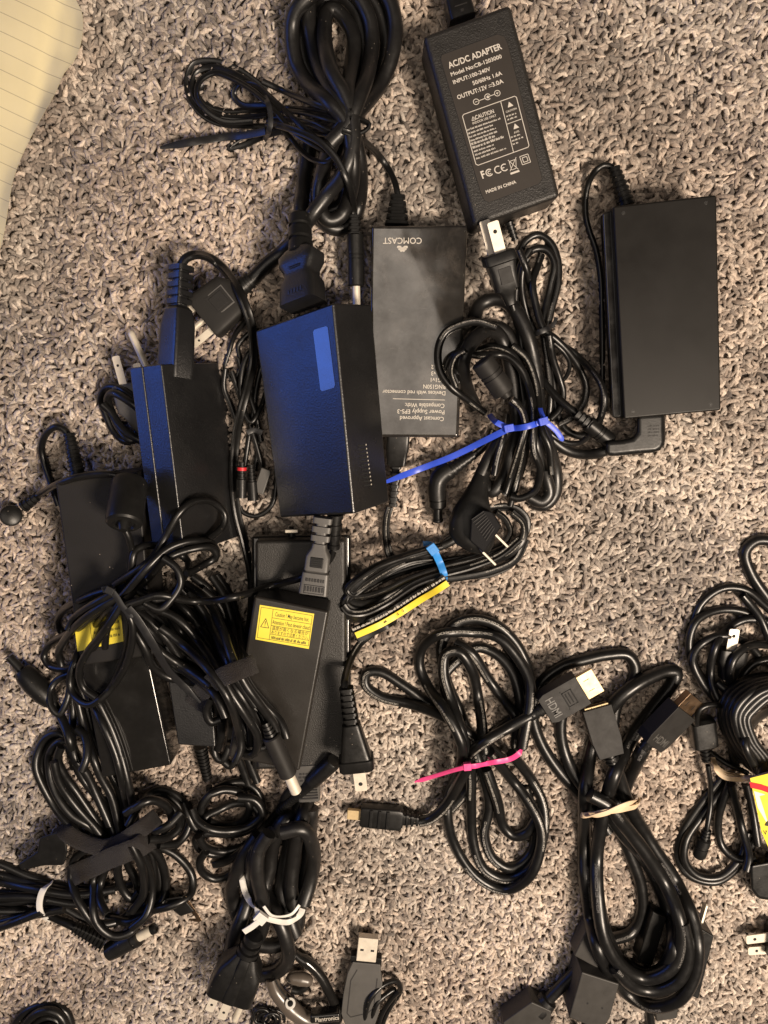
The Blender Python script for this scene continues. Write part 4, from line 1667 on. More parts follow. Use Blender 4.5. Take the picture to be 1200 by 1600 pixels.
# ------------------------------------------------------------------ flat mains lead in a sky blue tie
def sky_coil():
    t = thing('mains_lead', 'flat twin mains lead coiled sideways in a sky blue tie, ending in a two-blade plug', 'mains lead', 680, 880)
    # connector in the lower end of the scuffed adapter
    fr = Fr((622, 682, 9), (613, 800, 7))
    b = MB()
    b.loft(fr, [(-2, 18, 11, 0, 7), (22, 18, 11, 0, 7), (24, 17, 10, 0, 7), (44, 15, 10, 0, 6), (48, 9, 7, 0, 4)], 22)
    b.build('connector_body', M['plug'], t)
    flat_relief(fr, 46, 112, 9, 7, 7, 5, 6, 'strain_relief', t)
    b = MB()
    cord(b, [(609, 792, 7), (605, 805), (603, 828), (607, 862), (616, 884)], 13, 'twin', tw0=0.6)
    runs = [
        [(537, 948), (548, 938), (600, 905), (640, 890), (690, 878), (744, 869), (795, 857), (821, 832), (823, 812), (806, 795), (775, 793), (750, 800), (730, 830)],
        [(820, 850), (800, 880), (760, 898), (700, 898), (660, 905), (610, 932), (575, 952), (548, 955), (536, 944), (545, 925), (570, 903), (620, 878), (672, 862), (715, 835)],
        [(775, 800), (790, 812), (797, 832), (785, 850), (744, 868), (700, 882), (660, 902), (615, 934), (580, 950), (556, 952), (541, 942), (548, 926), (585, 905), (640, 880), (690, 872)],
        [(822, 842), (806, 874), (770, 892), (720, 902), (683, 907), (645, 930), (603, 957), (575, 966), (552, 966), (538, 954), (540, 940), (560, 922), (603, 893), (640, 876), (682, 870)],
        [(800, 800), (818, 818), (818, 840), (795, 866), (744, 880), (687, 892), (637, 916), (595, 936), (568, 943), (549, 938), (549, 926), (567, 903), (587, 888), (620, 874), (672, 860), (712, 842), (730, 815)],
        [(790, 855), (750, 872), (700, 884), (640, 904), (603, 921), (570, 931), (548, 931), (541, 922), (556, 906), (590, 884), (640, 866), (690, 852)],
        [(812, 842), (780, 868), (735, 886), (690, 898), (650, 912), (600, 944), (566, 958), (544, 956), (536, 946)],
    ]
    for k, p in enumerate(runs):
        cord(b, p, 12.5, 'twin', cap=26, k=0.95, tw0=(-0.5, 0.4, 0.9, -0.2, 0.3, 0.7, -0.6)[k], twist=(2, -3, 1, 3, -2, 2, 1)[k])
    cord(b, [(600, 968, 8), (578, 992), (564, 1004), (553, 1020), (544, 1041), (539, 1062), (539, 1082, 44)], 12, 'twin', lift=0.2)
    b.build('cord', M['cord_print'], t)
    # end plug
    fr = Fr((541, 1074, 44), (566, 1255, 40))
    flat_relief(fr, 0, 66, 11, 13, 9, 12, 6, 'strain_relief', t)
    b = MB()
    b.loft(fr, [(62, 14, 13, 0, 4), (80, 17, 14, 0, 5), (108, 22, 16, 0, 6), (120, 25, 17, 0, 6), (122, 28, 19, 0, 6), (138, 28, 19, 0, 6), (141, 26, 17, 0, 6)], 26)
    b.build('plug_body', M['plug'], t)
    blade(fr, -2, 140, 181, 20, t, 3)
    blade(fr, 5, 140, 176, 19, t, -11, hole=False)
    ziptie('zip_tie', 'sky blue zip tie round the flat twin mains lead', [(668, 851, 6), (676, 857), (684, 872), (690, 886), (694, 900), (692, 912, 4)], 11, 'tie_sky', head=(676, 858, 10, 13), head_w=15, tail=([(678, 852), (670, 850), (661, 850, 10)], 9))
    # the printed warning ribbon
    t = thing('warning_ribbon', 'narrow black ribbon with a yellow printed edge tucked along the sky-tied lead', 'ribbon tag', 620, 960)
    path = [(556, 993), (577, 984), (598, 974), (627, 957), (658, 937), (680, 924), (700, 911)]
    up = [(p[0] - 4.5, p[1] - 9) for p in path]
    b = MB()
    band(b, [(560, 1000)] + [(p[0] + 3, p[1] + 7) for p in path[:3]] + [(628, 963)], 8, 0.09, lift=1.0)
    band(b, up, 11, 0.07, lift=1.5)
    b.build('black_ribbon', M['plug'], t)
    b = MB()
    band(b, path, 10, 0.08, lift=1.2)
    yo = b.build('yellow_edge', M['yellow_tag'], t)
    i = MB()
    for a, c in zip(up[:-1], up[1:]):
        z = hz_at((a[0] + c[0]) / 2, (a[1] + c[1]) / 2, 0.6) + 0.15
        z2 = z
        pl = Plane(P(a[0], a[1], z), P(c[0], c[1], z2), P(a[0] - 3, a[1] - 8, z))
        put_smallprint(i, pl, (a[0], a[1] + 2), (c[0], c[1] + 2), 4, 0.0002)
    i.build('printed_lettering', M['ink'], yo, smooth=False, stampit=False, kind='stuff')
    i = MB()
    for (x, y) in ((601, 973), (603, 971.6), (622, 960.6), (630, 955.4)):
        z = hz_at(x, y, 0.8) + 0.1
        pl = Plane(P(x, y, z), P(x + 5, y - 3, z), P(x, y + 5, z))
        put_poly(i, pl, [(x - 1.6, y + 1.6), (x + 1.8, y - 0.4), (x + 0.2, y - 2.2)], 0.0002)
    i.build('printed_mark', M['ink_black'], yo, smooth=False, stampit=False, kind='stuff')


sky_coil()


# ------------------------------------------------------------------ two-blade plug standing up at the AC/DC adapter and the loose loops beneath
def upright_plug():
    t = thing('mains_lead', 'two-blade plug with blades overlapping the lower left corner of the AC/DC adapter', 'mains lead', 775, 395)
    fr = Fr((792, 452, 30), (758, 322, 37))
    b = MB()
    b.loft(fr, [(-24, 8, 8, 0, 3), (-6, 12, 11, 0, 4), (0, 18, 16, 0, 6), (26, 20, 18, 0, 6), (40, 22, 18, 0, 7), (42, 25, 20, 0, 7), (54, 25, 20, 0, 7), (57, 23, 18, 0, 7)], 26)
    pb = b.build('plug_body', M['plug'], t)
    b = MB()
    b.box(fr, -9, 11, 10, 34, 17.4, 18.8, 0.5)
    b.build('moulded_pad', M['plug_dull'], pb)
    blade(fr, -5, 56, 108, 17, t, -10, hole=False)
    blade(fr, 3, 56, 103, 18, t, 9)
    b = MB()
    cord(b, [(800, 476, 14), (806, 496, 9), (812, 520, 5), (816, 550, 5)], 13)
    b.build('cord', M['cord'], t)


def dc_coil():
    t = thing('dc_lead', 'slim dc lead looped tall beside the square adapter, silver-tipped barrel plug at bottom right', 'cable', 855, 540)
    b = MB()
    ps = [
        [(799, 488), (796, 460), (797, 438), (808, 405), (820, 378), (840, 367), (859, 378), (871, 405), (872, 440), (860, 490), (855, 518), (862, 568), (866, 612), (869, 640), (881, 668), (903, 681), (922, 679)],
        [(815, 470), (813, 430), (820, 402), (836, 389), (854, 391), (866, 411), (860, 445), (852, 483), (849, 518), (856, 570), (860, 610), (858, 645), (852, 668)],
        [(806, 500), (806, 455), (814, 414), (828, 390)],
        [(835, 520), (822, 486), (815, 450), (817, 420), (824, 404)],
        [(812, 392), (822, 420), (830, 452), (841, 490), (850, 520), (868, 535), (892, 548), (918, 572), (939, 600), (944, 626), (937, 656), (925, 668)],
        [(846, 398), (839, 418), (832, 440), (838, 480), (850, 515), (868, 530), (887, 549), (906, 577), (916, 606), (911, 632), (896, 650), (872, 664)],
        [(866, 536), (881, 550), (890, 568), (886, 586), (876, 598)],
        [(858, 524), (864, 560), (874, 590), (880, 615), (874, 640), (860, 655)],
        [(838, 570), (846, 590), (863, 613), (884, 633), (903, 648, 14)],
    ]
    for k, p in enumerate(ps):
        cord(b, p, (12, 12, 11, 11, 11, 12, 7, 11, 12)[k], cap=24, k=0.85)
    b.build('output_cord', M['cord_print_faint'], t)
    fr = Fr((899, 645, 16), (972, 705, 12))
    flat_relief(fr, 0, 30, 8, 11, 8, 11, 3, 'plug_boot', t)
    barrel_plug(fr, t, 13.0, 76, 96, 7.2, y0=27)
    ziptie('zip_tie', 'small black zip tie round the slim looped dc lead', [(829, 524, 8), (840, 520), (852, 515), (866, 507, 6)], 8, 'tie_black', tail=([(862, 511), (867, 503), (869, 496)], 6))
    # the square adapter's angled mains connector
    t = thing('mains_lead', 'matt mains lead tied in royal blue, ending in a flat-faced angled plug', 'mains lead', 775, 640)
    b = MB()
    frv = Fr((1017, 648, 12), (1017, 708, 12))
    q = [(995, 648), (1039, 645), (1040, 690), (1036, 700), (1026, 707), (1000, 709), (960, 713), (946, 712), (946, 689), (975, 687), (988, 684), (995, 676)]
    b.prism([P(x, y, 21) for x, y in q], [P(x, y, 3) for x, y in q], 0.0028, 4)
    b.build('angled_connector', M['plug'], t)
    i = MB()
    pl = Plane(P(1000, 660, 21), P(1030, 660, 21), P(1000, 690, 21))
    for k in range(4):
        put_smallprint(i, pl, (1012, 667 + 5 * k), (1030, 666 + 5 * k), 3)
    i.build('raised_mark', M['grey_line'], t, smooth=False, stampit=False, kind='stuff')
    b = MB()
    cord(b, [(955, 701, 11), (930, 709), (900, 708), (880, 700), (860, 684), (845, 664)], 17)
    cord(b, [(922, 680), (905, 692), (886, 692), (866, 682), (848, 668)], 9)
    K = [
        [(716, 585), (722, 548), (742, 520), (770, 510), (792, 520), (806, 560), (816, 620), (822, 664), (818, 700), (806, 745), (786, 772)],
        [(741, 500), (748, 478), (768, 468), (787, 470), (806, 486), (823, 521), (835, 569), (840, 612), (843, 655), (856, 695), (868, 738), (866, 772), (850, 789), (832, 785)],
        [(744, 640), (728, 602), (724, 565), (738, 534), (760, 516), (776, 520), (790, 545), (800, 590), (806, 640), (806, 668), (797, 712), (784, 750), (768, 768), (756, 752)],
        [(830, 660), (838, 700), (852, 742), (858, 772), (846, 784), (826, 776)],
    ]
    for k, p in enumerate(K):
        cord(b, p, (21, 22, 22, 20)[k], cap=32, k=0.8)
    cord(b, [(790, 672, 24), (779, 690, 22), (764, 716, 20), (752, 740, 18)], 20)
    b.build('cord', M['cord_matte'], t)
    # angled plug: cord boot sweeping into a wide head with a flat ribbed face
    b = MB()
    base = [(757, 728, 16, 12, 12), (750, 748, 18, 15, 14), (742, 768, 20, 20, 17), (736, 788, 22, 29, 21), (734, 808, 22, 35, 22), (736, 826, 22, 36, 22), (743, 842, 22, 32, 22), (751, 856, 22, 21, 18), (757, 864, 22, 8, 8)]
    vs, fs = [], []
    n = 24
    for (x, y, z, hw, hh) in base:
        s = sc(x, y, z)
        o = P(x, y, z)
        for k in range(n):
            a = 2 * math.pi * k / n
            c_, s_ = math.cos(a), math.sin(a)
            vs.append(o + Vector((math.copysign(abs(c_) ** .8, c_) * hw * s * 0.96, c_ * hw * s * 0.25, math.copysign(abs(s_) ** .8, s_) * hh * s * 0.8)))
    for i_ in range(len(base) - 1):
        for k in range(n):
            k2 = (k + 1) % n
            fs.append((i_ * n + k, i_ * n + k2, (i_ + 1) * n + k2, (i_ + 1) * n + k))
    fs.append(tuple(range(n)))
    fs.append(tuple((len(base) - 1) * n + k for k in range(n)))
    b.add(vs, fs)
    b.build('plug_body', M['plug'], t)
    f = [(736, 811), (754, 797), (769, 800), (783, 822), (756, 864), (734, 845)]
    zz = [38, 38, 37, 34, 34, 36]
    b = MB()
    b.prism([P(x, y, z) for (x, y), z in zip(f, zz)], [P(x + 1, y, z - 16) for (x, y), z in zip(f, zz)], 0.0010, 3)
    fo = b.build('flat_face', mat('ribbed_black_face', (0.008, 0.008, 0.009), 0.7, spec=0.12, bump=(1500, 0.4, 0.0005)), t)
    b = MB()
    pl = Plane(P(*f[0], 38), P(*f[2], 37), P(*f[4], 34), 0.0006)
    for k in range(9):
        a, c_ = (737 + 4.6 * k * 0.62, 812 + 4.6 * k * .9), (756 + 4.2 * k * .5, 799 + 4.2 * k * .78)
        put_line(b, pl, a, c_, 0.7)
    b.build('fine_rib', M['plug_dull'], fo, smooth=False, stampit=False, kind='stuff')
    for (x0, y0, x1, y1) in ((773, 834, 793, 854), (753, 861, 774, 882)):
        fr = Fr((x0, y0, 31), (x1, y1, 27))
        blade(fr, 0, 0, fr.L, 15, t, -3, edge=True, th=3.2)
    # lead with ferrite and angled barrel plug, in the same bundle
    t = thing('dc_lead', 'thin dc lead inside the royal blue tie, with stubby ferrite barrel and black right-angled plug', 'cable', 745, 650)
    b = MB()
    J = [
        [(775, 512), (745, 503), (718, 508), (696, 520), (685, 545), (688, 580), (704, 604), (732, 626), (758, 645)],
        [(745, 548), (768, 541), (794, 549), (812, 572), (826, 612), (825, 660), (817, 712), (806, 756), (797, 790)],
        [(698, 575), (704, 560), (720, 550), (745, 555), (790, 556), (816, 580), (832, 630), (834, 665), (834, 702), (844, 734), (836, 766), (812, 779), (798, 776)],
        [(800, 540), (823, 560), (838, 600), (842, 640), (846, 670), (858, 700), (862, 740)],
        [(712, 604), (704, 580), (712, 556), (726, 548)],
        [(791, 650), (787, 680), (778, 712), (772, 742)],
        [(822, 666), (812, 700), (798, 744), (790, 770)],
    ]
    for k, p in enumerate(J):
        cord(b, p, (12, 12, 12, 12, 9, 11, 11)[k], cap=40, k=0.85)
    cord(b, [(799, 624, 44), (812, 636), (819, 652), (822, 670)], 12, lift=0.3)
    cord(b, [(770, 672), (762, 692), (748, 706), (736, 715, 12)], 12)
    b.build('output_cord', M['cord_print'], t)
    fr = Fr((752, 563, 46), (799, 628, 43))
    b = MB()
    b.lathe(fr, [(0, 12), (1, 17), (3, 18.5), (22, 18.5), (22.5, 17.3), (25, 17.3), (25.5, 18.5), (29, 18.5), (29.5, 17.3), (32, 17.3), (32.5, 18.5), (60, 18.5), (63, 17), (64, 9), (72, 7.5)], 24)
    b.build('ferrite_barrel', M['plug_dull'], t, angle=30)
    fr = Fr((741, 710, 13), (690, 744, 12))
    relief(fr, 0, 50, 7.5, 14, 5, 'plug_boot', t, depth=0.14)
    b = MB()
    pts = catmull([(704, 733), (692, 741), (684, 751), (682, 766), (683, 780)], 3)
    P3 = np.array([P(x, y, 12) for x, y in pts])
    b.tube(P3, 14.5 * sc(690, 750, 12), 'round', 18)
    b.build('elbow', M['plug'], t)
    fr = Fr((683, 768, 12), (684, 818, 10))
    b = MB()
    b.lathe(fr, [(0, 13.8), (9, 14.2), (10, 13), (13, 13), (14, 14.2), (24, 13.8), (27, 11.5), (27.5, 7.8), (44, 7.6), (45, 8.8), (48, 8.8), (50, 6.5), (49.5, 4.6), (44, 4.4)], 20)
    b.build('plug_tip', M['plug'], t, angle=30)
    ziptie('zip_tie', 'royal blue zip tie with the longest tail, stretching over the carpet to the big adapter', [(765, 648, 10), (773, 658), (786, 665), (800, 669), (825, 666), (843, 659), (851, 650, 14)], 9, 'tie_blue', head=(795, 669, 15, -3), head_w=12, tail=([(790, 672), (760, 687), (707, 713), (650, 735), (592, 757)], 9.5))
    ziptie('zip_tie', 'shorter royal blue zip tie linked on the right, tail pointing down to the slim lead', [(838, 662), (850, 656), (846, 645), (844, 638)], 7, 'tie_blue', head=(849, 658, 14, -4), head_w=12, tail=([(854, 660), (868, 672), (880, 689)], 8))


dc_coil()
upright_plug()


# ------------------------------------------------------------------ display cable in a pink tie
def display_plug(t, fr, bl, bw, bh, shell_l, shell_w, shell_m, text=True, mark=True, body_m='plug_dull', chamf=10):
    b = MB()
    out = [(-bw * .42, 0), (bw * .42, 0), (bw / 2, chamf), (bw / 2, bl), (-bw / 2, bl), (-bw / 2, chamf)]
    b.prism([fr.at(x, y, bh / 2) for x, y in out], [fr.at(x, y, -bh / 2) for x, y in out], 1.0 * fr.s, 2)
    bo = b.build('plug_body', M[body_m], t)
    q = MB()
    sh = 14.0
    o2 = [(-shell_w / 2, bl - 2), (shell_w / 2, bl - 2), (shell_w / 2, bl + shell_l), (-shell_w / 2, bl + shell_l)]
    q.prism([fr.at(x, y, sh / 2) for x, y in o2], [fr.at(x * .86, y, -sh / 2) for x, y in o2], 0.6 * fr.s, 2)
    so = q.build('metal_shell', M[shell_m], t)
    q = MB()
    for x in (-shell_w * .22, shell_w * .22):
        q.box(fr, x - .5, x + .5, bl + shell_l * .25, bl + shell_l * .6, sh / 2, sh / 2 + .25, 0.05)
    q.box(fr, -shell_w * .4, shell_w * .4, bl + shell_l - 0.2, bl + shell_l + .15, -sh * .3, sh * .3, 0.05)
    q.build('spring_slot', M['hole'], so, stampit=False)
    if text:
        class FP:
            n = fr.Z
            def at(s_, px, py, off=0):
                return fr.at(px, py, bh / 2) + fr.Z * off
        vs, fs = text_geo('HDMI', 0.012)
        q = MB()
        mx_ = vs[:, 0].max()
        # lettering runs across the body, feet towards the cord
        W_, H_ = bw * .66, 13.0
        V = [fr.at(-W_ / 2 + x / mx_ * W_, bl * .13 + y / 0.7 * H_, bh / 2 + 0.45) for x, y in vs]
        q.add(V, fs)
        q.build('raised_lettering', M['grey_plastic'], bo, smooth=False, stampit=False)
    if mark:
        q = MB()
        for e in ((-13, 13, bl * .52, bl * .55), (-13, 13, bl * .74, bl * .77), (-13, -12, bl * .52, bl * .77), (12, 13, bl * .52, bl * .77), (-9, 9, bl * .58, bl * .61), (-9, 9, bl * .66, bl * .69)):
            q.box(fr, *e, bh / 2 - .2, bh / 2 + .7, 0.1)
        for x in (-bw * .3, bw * .3):
            q.box(fr, x - 1, x + 1, bl * .5, bl * .5 + 2, bh / 2 - .1, bh / 2 + .2, 0.05)
        q.build('raised_mark', M['hole'], bo, stampit=False)
    return bo


def pink_cable():
    t = thing('display_cable', 'coiled black cable in a pink tie, with wide gold-tipped plug and small gold-tipped plug', 'display cable', 760, 1180)
    b = MB()
    paths = [
        [(703, 1265), (725, 1240), (745, 1206), (770, 1150), (806, 1115), (822, 1080), (812, 1040), (794, 1012), (771, 980), (736, 968), (704, 978), (690, 1010), (697, 1060), (718, 1110), (740, 1165), (764, 1255), (757, 1307), (771, 1342), (799, 1356), (830, 1332), (836, 1283), (820, 1230)],
        [(806, 1170), (815, 1130), (812, 1090), (800, 1050), (775, 1022), (745, 1012), (718, 1030), (694, 1058), (700, 1092), (714, 1120), (729, 1164)],
        [(736, 1150), (680, 1108), (627, 1069), (592, 1049), (573, 1052), (571, 1069), (592, 1087), (645, 1101), (697, 1122), (745, 1155), (785, 1185)],
        [(760, 1202), (778, 1255), (786, 1290), (804, 1306), (824, 1300), (838, 1280)],
        [(711, 1004), (736, 1020), (764, 1062), (792, 1101), (806, 1120), (806, 1165)],
        [(813, 1170), (829, 1080), (820, 1031), (799, 996), (771, 974), (736, 967), (707, 978), (694, 998)],
        [(757, 1175), (750, 1110), (736, 1045), (716, 1018), (697, 1022), (693, 1050), (706, 1097), (727, 1164), (736, 1210), (736, 1255), (740, 1318), (757, 1358), (792, 1373), (830, 1355), (849, 1307), (848, 1255), (827, 1213), (799, 1178)],
        [(816, 1168), (828, 1097), (827, 1062), (806, 1024), (778, 996), (736, 988), (687, 991), (661, 1010), (655, 1038), (669, 1073), (694, 1108), (722, 1167), (716, 1206), (701, 1241), (701, 1290), (718, 1335), (750, 1374), (792, 1390), (827, 1370), (844, 1328), (844, 1290), (820, 1244), (792, 1209), (765, 1175)],
        [(654, 1284, 7), (673, 1279), (697, 1258), (722, 1215), (736, 1190)],
    ]
    for k, p in enumerate(paths):
        cord(b, p, 16.5, cap=30, k=0.82)
    cord(b, [(728, 1186, 18), (742, 1170), (764, 1155), (795, 1137), (836, 1114, 24)], 17.5, lift=0.3, cap=36)
    b.build('cord', M['cord_print'], t)
    fr = Fr((829, 1118, 24), (939, 1056, 24))
    relief(fr, 0, 26, 9, 12, 3, 'strain_relief', t, depth=0.14)
    fr = Fr((849, 1107, 24), (939, 1056, 24))
    display_plug(t, fr, 68, 52, 26, 27, 42, 'gold')
    fr = Fr((654, 1281, 8), (542, 1271, 7))
    flat_relief(fr, 0, 28, 8, 14, 7, 9, 3, 'small_strain_relief', t)
    b = MB()
    b.loft(fr, [(26, 16, 9, 0, 6), (30, 18, 10, 0, 7), (88, 17, 10, 0, 7), (91, 15, 9, 0, 7)], 24)
    bo = b.build('small_plug_body', M['plug'], t)
    b = MB()
    for k in range(3):
        b.box(fr, -15, 15, 46 + 13 * k, 51 + 13 * k, 9.0, 12.0, 1.0)
    b.build('grip_rib', M['plug'], bo)
    b = MB()
    b.box(fr, -8, 8, 90, 112, -4, 4, 1.2)
    b.build('small_metal_shell', M['gold'], t)
    ziptie('zip_tie', 'bright pink zip tie round the coiled display cable, tail out to the left', [(722, 1186, 8), (727, 1196), (740, 1197), (764, 1192), (799, 1185), (814, 1174), (819, 1164, 10)], 8.5, 'tie_pink', head=(730, 1197, 12, -1), head_w=12, tail=([(726, 1199), (710, 1203), (687, 1210), (648, 1222)], 7.5))


# ------------------------------------------------------------------ dongles under and below the rubber-banded cable
def dongle_box(t, q, z1, z0, m='dongle', bev=0.9, name='plug_body'):
    b = MB()
    b.prism([P(x, y, z1) for x, y in q], [P(x, y, z1) - Vector((0, 0, (z1 - z0) * MM)) for x, y in q], bev * MM, 2)
    return b.build(name, M[m], t)


def dongles():
    t = thing('display_adapter', 'short stiff adapter lead running diagonally to a box plug at the bottom edge', 'adapter cable', 870, 1540)
    dongle_box(t, [(920, 1446), (956, 1480), (934, 1514), (897, 1494)], 15, 2)
    dongle_box(t, [(831, 1566), (862, 1580), (858, 1640), (790, 1640), (786, 1598)], 16, 2, name='lower_plug_body')
    fr = Fr((911, 1506, 9), (846, 1572, 9))
    b = MB()
    b.lathe(fr, [(0, 9), (fr.L, 9)], 16)
    b.build('cord', M['plug'], t)
    b = MB()
    b.lathe(fr, [(0, 13), (8, 12), (9, 9.2)], 16)
    b.lathe(fr, [(fr.L - 18, 9.2), (fr.L - 17, 15), (fr.L - 2, 18), (fr.L + 8, 18)], 16)
    b.build('collar', M['plug'], t)
    t = thing('display_adapter', 'square grey-black box plug below the rubber-banded loops, flat top with two small dots', 'adapter', 925, 1550)
    bo = dongle_box(t, [(909, 1519), (968, 1538), (953, 1592), (940, 1612), (889, 1590)], 24, 3)
    pl = Plane(P(909, 1519, 24), P(968, 1538, 24), P(953, 1600, 24))
    b = MB()
    put_disc(b, pl, (918, 1568), 1.6, 0.0001)
    b.build('dimple', M['hole'], bo, stampit=False)
    b = MB()
    put_disc(b, pl, (941, 1575.5), 1.6, 0.0001)
    b.build('dimple', M['hole'], bo, stampit=False)
    b = MB()
    cord(b, [(915, 1600, 12), (912, 1625, 10), (908, 1660, 8)], 13)
    b.build('cord', M['cord'], t)
    t = thing('wall_charger', 'upright flat black box with one thin blade showing, right of the rubber-banded loops', 'charger', 1095, 1500)
    dongle_box(t, [(1091, 1448), (1116, 1463), (1092, 1562), (1062, 1549)], 24, 2, 'plug')
    fr = Fr((1091, 1452, 14), (1103, 1411, 12))
    blade(fr, 0, 0, fr.L, 11, t, 0, edge=True, th=3.4)
    t = thing('display_adapter', 'dark plug lying inside the rubber-banded loops, partly in shadow', 'adapter', 1010, 1470)
    dongle_box(t, [(1020, 1424), (1042, 1436), (1020, 1510), (996, 1502)], 12, 1, 'plug')
    b = MB()
    cord(b, [(1012, 1504, 6), (1006, 1530), (1012, 1560), (1018, 1610)], 14)
    b.build('cord', M['cord'], t)
    dongle_box(t, [(1022, 1572), (1064, 1560), (1058, 1592), (1026, 1597)], 11, 2, 'dongle', name='lower_plug_body')


def band_cable():
    t = thing('display_cable', 'thick black cable in a tan rubber band, long teardrop loops reaching the bottom dongles', 'display cable', 980, 1300)
    b = MB()
    ps = [
        [(950, 1300, 8), (930, 1268), (912, 1247), (870, 1200), (844, 1158), (832, 1120), (834, 1090), (850, 1062), (880, 1040), (915, 1030), (948, 1023), (980, 1023), (992, 1042), (984, 1072), (964, 1100), (958, 1130)],
        [(884, 1100), (876, 1128), (878, 1160), (892, 1200), (915, 1235), (930, 1252)],
        [(952, 1262), (966, 1292), (985, 1337), (1001, 1383), (1002, 1430), (984, 1458), (952, 1468), (935, 1475)],
        [(1006, 1168, 18), (984, 1212), (966, 1250), (950, 1262), (972, 1300), (1010, 1345), (1036, 1400), (1052, 1450), (1050, 1490), (1030, 1518), (1000, 1520), (965, 1495), (945, 1455), (934, 1400), (930, 1340)],
        [(955, 1180, 18), (966, 1210), (978, 1248), (1012, 1310), (1060, 1385), (1085, 1446), (1088, 1510), (1062, 1560), (1020, 1572), (972, 1545), (942, 1500), (924, 1445), (914, 1370), (913, 1290), (916, 1220), (930, 1150), (958, 1100), (1000, 1066), (1040, 1049), (1056, 1050), (1050, 1068), (1018, 1110), (980, 1165), (956, 1220), (942, 1275), (933, 1330), (934, 1400), (946, 1470), (974, 1512), (1012, 1528), (1050, 1510), (1064, 1455), (1046, 1395), (1010, 1335), (972, 1285), (950, 1258), (922, 1242)],
        [(1066, 1440), (1075, 1490), (1060, 1530), (1028, 1546), (990, 1540), (960, 1512)],
    ]
    for k, p in enumerate(ps):
        cord(b, p, 21.5 if k in (3, 4, 5) else 19, cap=27, k=0.8)
    b.build('cord', M['cord_print_faint'], t)
    fr = Fr((957, 1192, 19), (932, 1110, 14))
    relief(fr, 0, 16, 9.5, 11, 2, 'strain_relief', t, depth=0.15)
    fr = Fr((954, 1180, 19), (932, 1108, 13))
    display_plug(t, fr, 78, 46, 20, 3, 38, 'gold', text=False, mark=False, chamf=26)
    fr = Fr((1004, 1170, 22), (1086, 1085, 22), roll=22)
    relief(fr, 0, 16, 9, 12, 2, 'strain_relief', t, depth=0.15)
    fr = Fr((1014, 1160, 22), (1088, 1084, 22), roll=22)
    display_plug(t, fr, 74, 50, 26, 27, 38, 'dark_metal', text=True, mark=False, chamf=14)
    t = thing('rubber_band', 'tan rubber band wound twice round the thick teardrop-looped cable', 'rubber band', 955, 1265)
    b = MB()
    band(b, [(911, 1262, 6), (909, 1273), (925, 1272), (947, 1268), (975, 1264), (996, 1258), (999, 1248, 6)], 9, 0.2, cap=48, lift=0.1)
    band(b, [(910, 1270, 4), (918, 1275), (945, 1271), (970, 1260), (990, 1253), (998, 1252, 4)], 8, 0.2, cap=48, lift=0.3)
    b.build('band_loop', M['rubber_band'], t)


dongles()
band_cable()
pink_cable()


